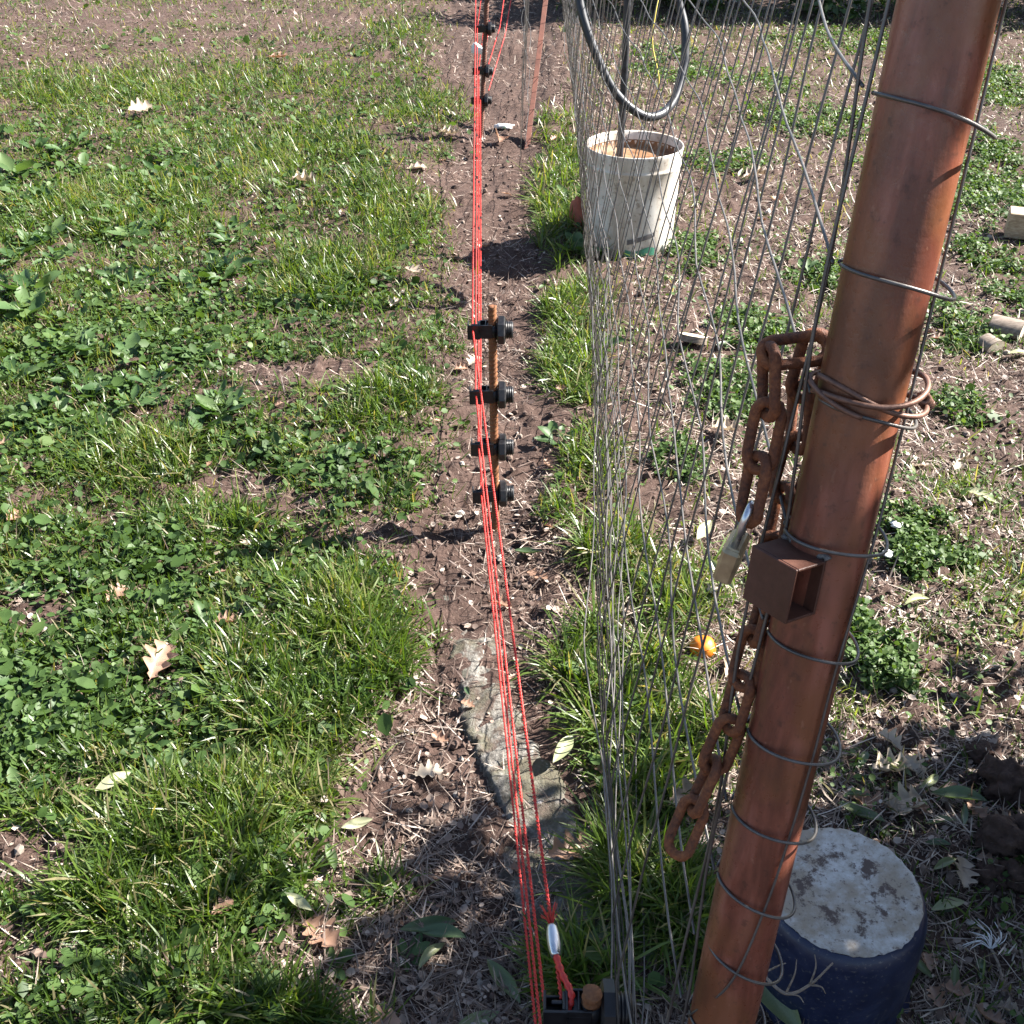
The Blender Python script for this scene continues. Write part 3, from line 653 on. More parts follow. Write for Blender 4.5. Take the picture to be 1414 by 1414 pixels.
# ------------------------------------------------------------------ electric fence: stakes, insulators, strings
def stake(name, foot, top_z, lean, label, r=.0068, mat='rebar'):
    foot = np.array([foot[0], foot[1], gzf(*foot[:2])]); o = empty(name, foot); tag(o, label, 'stake', 'rebar stakes carrying the red strings')
    n = 20; zs = np.arange(-.05, top_z, .0016); th = np.linspace(0, 2*np.pi, n, endpoint=False)
    ZZ, TH = np.meshgrid(zs, th, indexing='ij')
    rr = r*(1+.24*np.clip(np.sin(TH*2-ZZ*2*np.pi/.0095), .25, 1)+.04*(vnoise(TH*3, ZZ*200, 1)-.5))
    V = np.stack([rr*np.cos(TH)+lean[0]*ZZ, rr*np.sin(TH)+lean[1]*ZZ, ZZ], -1).reshape(-1, 3)
    m = len(zs); i = np.arange(m-1)[:, None]*n; j = np.arange(n)[None]; k = (j+1) % n
    Q = np.stack([i+j, i+k, i+n+k, i+n+j], -1).reshape(-1, 4)
    top = np.array([[lean[0]*zs[-1], lean[1]*zs[-1], zs[-1]+.001]]); V = np.vstack([V, top]); jj = np.arange(n)
    T = np.stack([(m-1)*n+jj, (m-1)*n+(jj+1) % n, np.full(n, len(V)-1)], 1)
    link('ribbed_bar', mesh_np('ribbed_bar', V, [Q, T], True), M[mat], o); return foot
def insulator_proto(pos, label, group='black clamp-on insulators on the rebar stakes'):
    o = empty('clamp_insulator', pos); tag(o, label, 'insulator', group)
    b = .0008
    mb = MB()                               # body: open-celled block
    mb.box((-.013, 0, -.003), (.026, .026, .020), None, b)
    for sy in (-1, 1): mb.box((-.013, sy*.0118, .0105), (.026, .0024, .009), None, .0004)
    mb.box((-.0248, 0, .0105), (.0024, .021, .009), None, .0004); mb.box((-.0130, 0, .0105), (.0018, .021, .009), None, .0004)
    mb.box((-.0015, 0, .0100), (.0028, .021, .008), None, .0004)
    mb.build('body', M['black'], o, smooth=False)
    mb = MB()                               # claw that holds the string
    mb.box((-.0465, 0, 0), (.0028, .022, .030), None, b); mb.box((-.036, -.012, 0), (.024, .003, .030), None, b); mb.box((-.036, .012, -.006), (.024, .003, .016), None, b)
    mb.box((-.036, 0, -.0135), (.0185, .021, .003), None, b); mb.box((-.0275, 0, .004), (.003, .020, .022), None, b); mb.box((-.0345, 0, .010), (.011, .004, .004), None, b)
    mb.build('claw', M['black'], o, smooth=False)
    mb = MB()                               # sleeve round the bar
    mb.lathe([(.0076, -.012), (.0112, -.012), (.0116, 0), (.0112, .012), (.0076, .012), (.0076, -.012)], 24); mb.build('sleeve', M['black'], o)
    mb = MB().lathe([(.0, .009), (.024, .009), (.029, .0115), (.029, .0225), (.025, .025), (.014, .025), (.014, .009)], 8, axis='x'); mb.build('octagonal_nut', M['black'], o, smooth=False)
    prof = [(.013, .022)]
    for i in range(4): x = .025+i*.0036; prof += [(.0155, x), (.0175, x+.0009), (.0175, x+.002), (.0152, x+.0029)]
    prof += [(.0145, .0405), (.0, .0405)]
    mb = MB().lathe(prof, 24, axis='x'); mb.build('threaded_end', M['black'], o); return o
def copy_tree(src, loc, label, rz=0, rx=0):
    c = src.copy(); COL.objects.link(c); c.location = tuple(loc); c.rotation_euler = (rx, 0, rz); c['label'] = label
    for ch in list(src.children): d = ch.copy(); COL.objects.link(d); d.parent = c
    return c
MID = stake('rebar_stake', (-.036, 1.93), .522, (-.004, .0), 'ribbed rusty rebar stake in mid path with four black insulators', .0074)
NEAR = stake('rebar_stake', (.079, .612), .386, (.0, 0), 'rusty rebar stake at the bottom edge holding the string with the metal ferrule', .0085)
FAR = stake('rebar_stake', (-.139, 4.94), .72, (.06, .02), 'dark rusty rebar stake at the far end of the red strings', .009, 'rebar_dark')
nth = ['topmost', 'second from top', 'third from top', 'lowest']
HM = [.472, .330, .208, .092]; HN = [.356, .225, .13, .045]; HF = [.60, .452, .283, .162]
INS = None; HOOK = {}
for key, foot, hs, lean, nm in (('m', MID, HM, (-.004, 0), 'middle rebar stake'), ('n', NEAR, HN, (0, 0), 'nearest rebar stake'), ('f', FAR, HF, (.06, .02), 'far rebar stake')):
    for i, h in enumerate(hs):
        p = foot+np.array([lean[0]*h, lean[1]*h, 0]); p[2] = foot[2]+h
        lab = f'black plastic clamp insulator, {nth[i]} on the {nm}'
        rz = random.uniform(-.08, .08)+(-.10 if key == 'n' else 0)
        if INS is None: INS = insulator_proto(p, lab); INS.rotation_euler = (0, 0, rz)
        else: o = copy_tree(INS, p, lab, rz, random.uniform(-.04, .04)); 
        HOOK[key, i] = p+np.array([-.036, 0, .006])
def twisted(P, r=.00115, rad=.0011, pitch=.011, per=6):
    P = np.asarray(P); seg = np.linalg.norm(np.diff(P, axis=0), axis=1); L = np.concatenate([[0], np.cumsum(seg)]); n = max(8, int(L[-1]/pitch*per)); u = np.linspace(0, L[-1], n)
    C = np.stack([np.interp(u, L, P[:, k]) for k in range(3)], 1); mb = MB(); a = u/pitch*2*np.pi
    for ph in (0, math.pi):
        mb.tube(C+np.stack([np.cos(a+ph), np.sin(a+ph)*.3, np.sin(a+ph)*.95], 1)*rad, r, 5)
    return mb
order = ['topmost', 'second highest', 'third highest', 'lowest']
for i in range(4):
    n_, m_, f_ = HOOK['n', i], HOOK['m', i], HOOK['f', i]
    if i == 0:
        n_ = n_+np.array([.006, .005, .004])
    m2 = m_+np.array([.003*i-.003, 0, 0]); f2 = f_+np.array([.013*i-.012, 0, 0])
    sag = lambda a, b, s, k=14: [a+(b-a)*u+np.array([0, 0, -s*4*u*(1-u)]) for u in np.linspace(0, 1, k)]
    o = empty('red_polywire', n_); tag(o, f'red twisted electric fence string, {order[i]} of the four along the stakes', 'string', 'red electric fence strings')
    P = sag(n_, m2, .004)+sag(m2, f2, .006)[1:]+[f2+np.array([.004*i, 1.6, .03])]
    mb = twisted(np.array(P)-n_); mb.build('twisted_strand', M['red'], o)
# string tail going off to the right at the far stake
a = FAR+np.array([.03, .02, .285]); b = at_t(700, -30, 5.6); c2 = at_t(712, -40, 5.2)
for e, lb in ((b, 'red string running up and right from the far stake, left one'), (c2, 'red string running up and right from the far stake, right one')):
    o = empty('red_polywire', a); tag(o, lb, 'string', 'red electric fence strings')
    twisted(np.array([a, (a+e)/2+np.array([.01, 0, -.03]), e])-a, .0016, .0012, .02, 4).build('twisted_strand', M['red'], o); a = a+np.array([.006, .01, -.09])
def ferrule():
    n_ = HOOK['n', 0]+np.array([.006, .005, .004]); m_ = HOOK['m', 0]; d = (m_-n_)/np.linalg.norm(m_-n_); s0 = n_+d*.045
    o = empty('string_ferrule', s0); tag(o, 'silver crimp ferrule joining the red string at the bottom edge', 'ferrule')
    P = [d*u for u in np.linspace(0, .034, 14)]; rr = [.0042+.0028*math.sin(math.pi*min(1, max(0, u)))**.6 for u in np.linspace(.02, .98, 14)]
    MB().tube(np.array(P), rr, 16).build('sleeve', M['steel'], o)
    mb = MB(); rg = random.Random(4)
    for k in range(26):
        e = d*(.034+rg.uniform(.008, .022))+np.array([rg.uniform(-.012, .010), 0, rg.uniform(-.006, .012)]); mb.tube(np.array([d*.03, (d*.036+e)/2+np.array([0, 0, .002]), e]), .00045, 4)
    mb.build('frayed_end', M['red'], o)
    mb = MB(); Q = spline([n_-s0+np.array([.006, -.012, -.006]), n_-s0+np.array([.010, .002, .004]), (n_-s0)*.45+np.array([.004, 0, .002]), d*.004], 24); mb.tube(Q, [.0034+.0008*math.sin(i*1.9) for i in range(24)], 8); mb.build('knot', M['red'], o)
ferrule()

# ------------------------------------------------------------------ far pole with its own strip of mesh
def far_pole():
    f = at_z(728, 195); top = at_t(760, -60, 5.0); d = (top-f); f[2] = gzf(f[0], f[1]); o = empty('angle_iron_pole', f)
    tag(o, 'leaning rusty angle iron pole on the fence line far back', 'pole')
    u = d/np.linalg.norm(d); a = np.array([1., 0, 0])-u*u[0]; a /= np.linalg.norm(a); b = np.cross(u, a)
    L = np.linalg.norm(d)*1.35; Mx = np.stack([a, b, u], 1)
    mb = MB().box(u*(L/2-.06)+a*.0, (.022, .004, L), Mx, .0008).box(u*(L/2-.06)-a*.009+b*.0165, (.004, .029, L), Mx, .0008)
    mb.build('angle_bar', rusty('pole_rust', [(.3, (.07, .026, .017)), (.6, (.16, .06, .04))], 20, (1, 1, .2), .7), o, smooth=False)
    g = empty('sagging_wire_mesh', f); tag(g, 'strip of thin grey mesh bunched beside the far angle iron pole', 'wire mesh')
    for k in range(12):
        zz = np.linspace(0, .95, 20); ph = random.random()*9; q = u*0
        P = np.array([a*(-.035+.012*k*.5+.004*math.sin(z*12+ph))+np.array([0, .25*k-.3, 0])+np.array([.03*z, .05*z, z]) for z in zz]); MB().tube(P, .0012, 5).build('upright_wire', M['wire'], g)
    for k in range(5):
        yy = np.linspace(-.4, 2.6, 20); P = np.stack([.0+.01*np.sin(yy*5+k), yy, np.full(20, .12+.18*k)+.01*np.sin(yy*7+k)], 1); MB().tube(P, .0011, 5).build('line_wire', M['wire'], g)
far_pole()

# ------------------------------------------------------------------ bucket, pipe, hose
def bucket():
    c = np.array([.402, 3.62, 0]); c[2] = gzf(c[0], c[1])-.02; o = empty('plastic_bucket', c); tag(o, 'weathered white plastic bucket standing behind the wire fence', 'bucket')
    prof = [(0, .004), (.142, .004), (.146, .012), (.150, .10), (.1535, .20), (.155, .285), (.1575, .288), (.158, .294), (.156, .297), (.157, .303), (.159, .334), (.1615, .345), (.160, .349), (.156, .345), (.151, .29), (.147, .15), (.142, .03), (0, .03)]
    MB().lathe(prof, 72).build('shell', M['bucket'], o)
    MB().lathe([(0, .292), (.08, .294), (.1512, .296), (.1535, .316), (.1530, .320)], 48).build('rusty_residue', M['rust_water'], o)
    mb = MB(); th = np.linspace(R(-100), R(-60), 20)
    for z0, z1 in ((.018, .042),):
        V = []
        for a in th: 
            for z in (z0, z1): r = .1488; V.append([r*math.cos(a), r*math.sin(a), z+.006*math.sin(a*9)*(z == z1)])
        Q = [[2*i, 2*i+2, 2*i+3, 2*i+1] for i in range(len(th)-1)]; mb.add(V, Q)
    mb.build('green_band', M['green_band'], o)
    mb = MB(); V = []
    for i, a in enumerate(np.linspace(R(-98), R(-62), 14)):
        z = .060+.024*(i/13)
        for dz in (0, .016): V.append([.1525*math.cos(a), .1525*math.sin(a), z+dz])
    mb.add(V, [[2*i, 2*i+2, 2*i+3, 2*i+1] for i in range(13)]); mb.build('dark_mark', M['grey_label'], o)
    s = empty('black_pipe', c+np.array([-.045, .03, .06])); tag(s, 'black pipe standing upright in the white bucket', 'pipe')
    MB().tube(spline([[0, 0, 0], [.002, 0, .5], [-.004, .02, 1.0], [.006, .03, 1.5]], 30), .0115, 14).build('tube', M['hose'], s)
bucket()
def hose():
    pts = [(792, -90, 3.0), (800, 0, 3.02), (818, 62, 3.05), (850, 128, 3.1), (893, 161, 3.15), (926, 146, 3.2), (943, 100, 3.22), (946, 45, 3.2), (936, 0, 3.18), (915, -70, 3.1)]
    P = np.array([at_t(*p) for p in pts]); o = empty('garden_hose', P[4]); tag(o, 'loop of thick black hose hanging on the far side of the wire fence', 'hose')
    MB().tube(spline(P, 120)-P[4], .0125, 14).build('hose_loop', M['hose'], o)
    P = np.array([at_t(*p) for p in [(913, -20, 2.9), (905, 20, 2.9), (901, 60, 2.92), (910, 110, 2.95), (903, 135, 3.0)]]); y = empty('yellow_cord', P[-1]); tag(y, 'thin faded yellow cord hanging down the fence mesh beside the hose', 'cord')
    MB().tube(spline(P, 60)-P[-1], .0016, 6).build('strand', M['yellow'], y)
hose()

# ------------------------------------------------------------------ pot
def pot():
    c = np.array([.421, .866, 0]); c[2] = gzf(c[0], c[1])-.004; o = empty('upturned_pot', c); tag(o, 'upturned dark blue enamel cooking pot with rust-flaked whitish base', 'pot'); o.scale = (1.03, 1.03, .88)
    MB().lathe([(.1135, 0), (.1155, .003), (.1135, .007), (.1065, .012), (.1062, .06), (.106, .14), (.1055, .168), (.1035, .19), (.0995, .205), (.0945, .2125), (.0925, .2137)], 72).build('side_wall', M['enamel'], o)
    mb = MB(); n = 96; V = [[0, 0, .2155]]; T = []; Q = []; rs = [.02, .04, .055, .07, .082, .089]
    for ri, r in enumerate(rs+[.0935]):
        for j in range(n):
            a = 2*math.pi*j/n; e = r*(1+(.006*math.sin(a*11)+.008*math.sin(a*29+1)+.006*math.sin(a*47))*(ri == len(rs)))
            V.append([e*math.cos(a), e*math.sin(a), .2155+.0012*math.sin(r*150)-(.0012 if ri == len(rs) else 0)])
    for j in range(n): T.append([0, 1+j, 1+(j+1) % n])
    for ri in range(len(rs)):
        for j in range(n): A = 1+ri*n; Q.append([A+j, A+n+j, A+n+(j+1) % n, A+(j+1) % n])
    mb.add(V, Q, T); mb.build('base', M['pot_base'], o)
    for s in (-1, 1):
        P = [[s*.104, -.035, .055], [s*.128, -.03, .052], [s*.136, 0, .05], [s*.128, .03, .052], [s*.104, .035, .055]]
        MB().tube((spline(P, 24)) @ rotz(R(75)).T, .0055, 9).build('handle', M['enamel'], o)
pot()

# ------------------------------------------------------------------ concrete footing
def footing():
    ol = [(596, 768), (640, 762), (690, 815), (712, 905), (732, 985), (770, 1040), (800, 1100), (822, 1160), (842, 1205), (838, 1262), (800, 1300), (752, 1292), (712, 1236), (684, 1180), (692, 1110), (668, 1050), (636, 985), (622, 905), (608, 850)]
    P = np.array([at_z(px, py, .01)[:2] for px, py in ol]); c = P.mean(0); P3 = []
    q = spline(np.hstack([np.vstack([P, P[:1]]), np.zeros((len(P)+1, 1))]), 121)[:-1, :2]
    zc = gzf(c[0], c[1]); o = empty('concrete_footing', (c[0], c[1], zc)); tag(o, 'rough mossy strip of old concrete half buried under the red strings', 'concrete')
    # raster the outline into a fine rough top
    from math import inf
    x0, y0 = q.min(0); x1, y1 = q.max(0); st = .006; xs = np.arange(x0-st, x1+st, st); ys = np.arange(y0-st, y1+st, st); X, Y = np.meshgrid(xs, ys)
    ins = np.zeros(X.shape, bool); dist = np.full(X.shape, 9.)
    for i in range(len(q)):
        a, b = q[i], q[(i+1) % len(q)]
        cond = ((a[1] > Y) != (b[1] > Y)); xx = (b[0]-a[0])*(Y-a[1])/(b[1]-a[1]+1e-12)+a[0]; ins ^= cond & (X < xx); dist = np.minimum(dist, np.hypot(X-a[0], Y-a[1]))
    sd_ = np.where(ins, dist, -dist)
    Z = gz(X, Y)-.042+.052*sstep(-.02, .016, sd_+(fbm(X*40, Y*40, 2)-.5)*.02)+(fbm(X*9, Y*9, 7)-.5)*.03*sstep(-.01, .03, sd_)+(fbm(X*30, Y*30, 5)-.5)*.022+(vnoise(X*70, Y*70, 3)-.5)*.006+(vnoise(X*120, Y*120, 1)-.5)*.003-.016*sstep(1.42, 1.66, Y)
    keep = sd_ > -.026; idx = -np.ones(X.shape, int); idx[keep] = np.arange(keep.sum()); V = np.stack([X[keep]-c[0], Y[keep]-c[1], Z[keep]-zc], 1)
    A = idx[:-1, :-1]; B = idx[:-1, 1:]; C = idx[1:, 1:]; D = idx[1:, :-1]; ok = (A >= 0) & (B >= 0) & (C >= 0) & (D >= 0)
    link('rough_top', mesh_np('rough_top', V, np.stack([A[ok], B[ok], C[ok], D[ok]], 1), True), M['concrete'], o)
footing()

# ------------------------------------------------------------------ lumps: clods, wood, stones, fruit
def lump(name, pos, dims, mat, label, cat, group=None, seed=0, rough=.25, lv=3, rz=0, part=None):
    import bmesh
    bm = bmesh.new(); bmesh.ops.create_icosphere(bm, subdivisions=lv, radius=1)
    V = np.array([v.co[:] for v in bm.verts]); bm.verts.ensure_lookup_table(); T = np.array([[v.index for v in f.verts] for f in bm.faces]); bm.free()
    n = vnoise(V[:, 0]*1.8+seed*3.1+20, V[:, 1]*1.8+V[:, 2]*1.3+30, seed)+.5*vnoise(V[:, 0]*4.5+9+seed, V[:, 2]*4.5+V[:, 1]*2+14, seed+1)+(.3*vnoise(V[:, 1]*10+40, V[:, 2]*10+V[:, 0]*6+20, seed+2)+.35*(vnoise(V[:, 0]*8+50, V[:, 1]*8+V[:, 2]*9+60, seed+3)-.5)+.25*(vnoise(V[:, 2]*17+50, V[:, 1]*17+V[:, 0]*13+60, seed+4)-.5) if rough > .35 and lv > 3 else 0)
    V = V*(1+(n-.9)*rough*2)[:, None]*np.array(dims)[None]/2
    V = V @ rotz(rz).T
    o = empty(name, pos); tag(o, label, cat, group)
    link(part or 'lump', mesh_np(name, V, T, lv > 2), mat, o); return o
cl = [((1396, 1075), .075, 'large soil clod at the right edge above the dark leaf pile'), ((1372, 1150), .055, 'rounded soil clod left of the large clods at the right edge'), ((1404, 1150), .085, 'biggest dark soil clod against the right edge'), ((1362, 1030), .05, 'small soil clod on top of the heap near the right edge'),
      ((1376, 1195), .045, 'soil clod lowest in the heap at the right edge'), ((1410, 1200), .05, 'half hidden soil clod at the right edge below the biggest clod'), ((1345, 1060), .03, 'little soil clod in front of the heap, leftmost of the clods')]
for i, ((px, py), s, lb) in enumerate(cl):
    p = at_z(px, py, .02); lump('soil_clod', (p[0], p[1], gzf(p[0], p[1])+s*.25), (s, s*.9, s*.75), M['clod'], lb, 'soil clod', 'soil clods at the right edge', i, .38, 4, part='clod')
p = at_z(972, 884, .02); fr = lump('orange_fruit', (p[0], p[1], gzf(p[0], p[1])+.010), (.05, .05, .044), M['orange'], 'fallen orange lying in the grass behind the fence', 'fruit', None, 2, .04, 4, part='peel')
p = at_z(1422, 322, .03)
def timber():
    o = empty('timber_block', (p[0], p[1], gzf(p[0], p[1]))); tag(o, 'cut block of pale timber at the right edge of the yard', 'timber block')
    mb = MB().box((0, 0, .045), (.16, .085, .085), rotz(R(-20)), .002); mb.build('block', M['wood'], o, smooth=False)
timber()
def logpiece(px, py, L, r, rz, label, tilt=0.0):
    p = at_z(px, py, .03); o = empty('firewood_piece', (p[0], p[1], gzf(p[0], p[1])+r*.75)); tag(o, label, 'firewood', 'cut firewood pieces on the right'); rg = np.random.default_rng(int(px))
    n = 18; th = np.linspace(0, 2*np.pi, n, endpoint=False); rr = r*(1+.12*np.sin(th*2+1)+.06*rg.random(n)); V = []
    for x in (-L/2, -L/4, 0, L/4, L/2): V.append(np.stack([np.full(n, x), rr*np.cos(th), rr*np.sin(th)*.85], 1))
    V = np.vstack(V) @ rotx(.2).T; V = V @ np.array([[math.cos(tilt), 0, -math.sin(tilt)], [0, 1, 0], [math.sin(tilt), 0, math.cos(tilt)]]).T @ rotz(rz).T
    i = np.arange(4)[:, None]*n; j = np.arange(n)[None]; k = (j+1) % n
    link('bark', mesh_np('bark', V, np.stack([i+j, i+k, i+n+k, i+n+j], -1).reshape(-1, 4)), M['bark'], o)
    for a in (0, 4):
        E = V[a*n:(a+1)*n]; c = E.mean(0); d = (V[4*n:].mean(0)-V[:n].mean(0)); d = d/np.linalg.norm(d)*(.0015 if a else -.0015)
        T = [[u, (u+1) % n, n] for u in range(n)]; link('cut_end', mesh_np('cut_end', np.vstack([E+d, c+d]), np.array(T)), M['cut_end'], o)
logpiece(1390, 452, .085, .03, R(-35), 'short bark-covered firewood piece lying on another at the right edge')
logpiece(1368, 470, .05, .024, R(-70), 'small split firewood piece in front of the bark-covered piece')
logpiece(957, 468, .016, .036, R(60), 'thin round slice of pale wood lying flat behind the fence', 1.25)
p = at_z(796, 305, .03)
lump('broken_brick', (p[0], p[1], gzf(p[0], p[1])+.05), (.05, .09, .15), M['brick'], 'broken red brick standing in grass left of the white bucket', 'brick', None, 3, .28, 3, .3, part='brick_piece')
for i, (px, py, s, lb) in enumerate([(1236, 735, .03, 'white chip lying on the weed patch right of the post'), (1222, 776, .028, 'pale flat chip just below the white chip beside the weed patch'), (1300, 800, .018, 'little grey stone on the soil right of the post'), (1345, 1262, .014, 'round grey pebble right of the pot'),
        (1365, 1005, .018, 'pale pebble on the soil below the right edge weeds'), (1100, 770, .02, 'pale pebble behind the latch box'), (695, 172, .09, 'whitish crumpled plastic scrap beside the far pole foot'), (1060, 292, .03, 'pale stone on the soil behind the fence'), (1022, 330, .03, 'pale stone right of the bucket')]):
    p = at_z(px, py, .005); lump('pale_chip' if i < 2 else ('plastic_scrap' if i == 6 else 'pebble'), (p[0], p[1], gzf(p[0], p[1])+s*.2+(.018 if i < 2 else 0)), (s, s*.8, s*(.3 if i in (0, 1, 6) else .6)), M['white_plastic'] if i in (0, 1, 6) else M['stone'], lb, 'chip' if i < 2 else ('scrap' if i == 6 else 'pebble'), None, i, .35, 3, i, part='surface')
p = at_t(660, 68, 4.7)
lump('white_rag', tuple(p), (.075, .03, .05), M['white_plastic'], 'white scrap of plastic caught on the far red strings', 'scrap', None, 5, .4, 3, part='surface')

# ------------------------------------------------------------------ fallen leaves
def leaf_mesh(name, kind, seed):
    rg = np.random.default_rng(seed); n = 21; s = np.linspace(0, 1, n)
    if kind == 'oak':
        env = np.sin(np.pi*np.clip(s*.93+.05, 0, 1))**.75*(.22+.16*s); wl = env*(1+.42*np.sin(s*2*np.pi*3.6+.4)); wr = env*(1+.42*np.sin(s*2*np.pi*3.6+1.1)); wl[s < .1] = .012; wr[s < .1] = .012
        wl[-1] = wr[-1] = .05
    elif kind == 'weed':
        wl = wr = np.where(s < .22, .03, .165*np.sin(np.pi*np.clip((s-.2)/.8, 0, 1))**.75*(1+.12*np.sin(s*38))+.01)
    else:
        wl = wr = .17*np.sin(np.pi*np.clip(s, .0, 1))**.85+.004
    curl = rg.uniform(.2, .9) if kind != 'weed' else .25; cy = rg.uniform(-.25, .35); V = []
    for i in range(n):
        x = s[i]-.5; zc = cy*(x*x)*1.2+.03*math.sin(s[i]*6+seed)
        for t in (-1, -.5, 0, .5, 1):
            wv = (wl if t < 0 else wr)[i]; y = t*wv
            V.append([x, y*math.cos(curl*abs(t)*.8), zc+abs(t)*wv*math.sin(curl*abs(t)*1.3)+.016*rg.normal()*(abs(t) == 1 and kind == 'oak')])
    Q = [[i*5+k, (i+1)*5+k, (i+1)*5+k+1, i*5+k+1] for i in range(n-1) for k in range(4)]
    return mesh_np(name, np.array(V), np.array(Q), True)
LM = {k: [leaf_mesh('fallen_leaf', {'oak': 'oak', 'bleached': 'oak', 'laurel': 'laurel', 'laurel_pale': 'laurel'}[k], s+off) for s in range(4)] for k, off in (('oak', 0), ('bleached', 10), ('laurel', 20), ('laurel_pale', 30))}
for k, ms in LM.items():
    for m in ms: m.materials.append(M[k])
def fallen(kind, px, py, L, rot, label, lift=.012, tilt=(0, 0), group=None):
    """leaf at a picture row/column on the ground; L in metres; rot = heading in plan"""
    p = at_z(px, py, .01); me = LM[kind][random.randrange(4)]
    o = bpy.data.objects.new({'oak': 'oak_leaf', 'bleached': 'dry_leaf', 'laurel': 'laurel_leaf', 'laurel_pale': 'pale_leaf'}[kind], me); COL.objects.link(o)
    o.location = (p[0], p[1], gzf(p[0], p[1])+lift); o.scale = (L, L, L); o.rotation_euler = (tilt[0], tilt[1], R(rot)); tag(o, label, 'leaf', group); return o
G = 'fallen leaves on the ground'
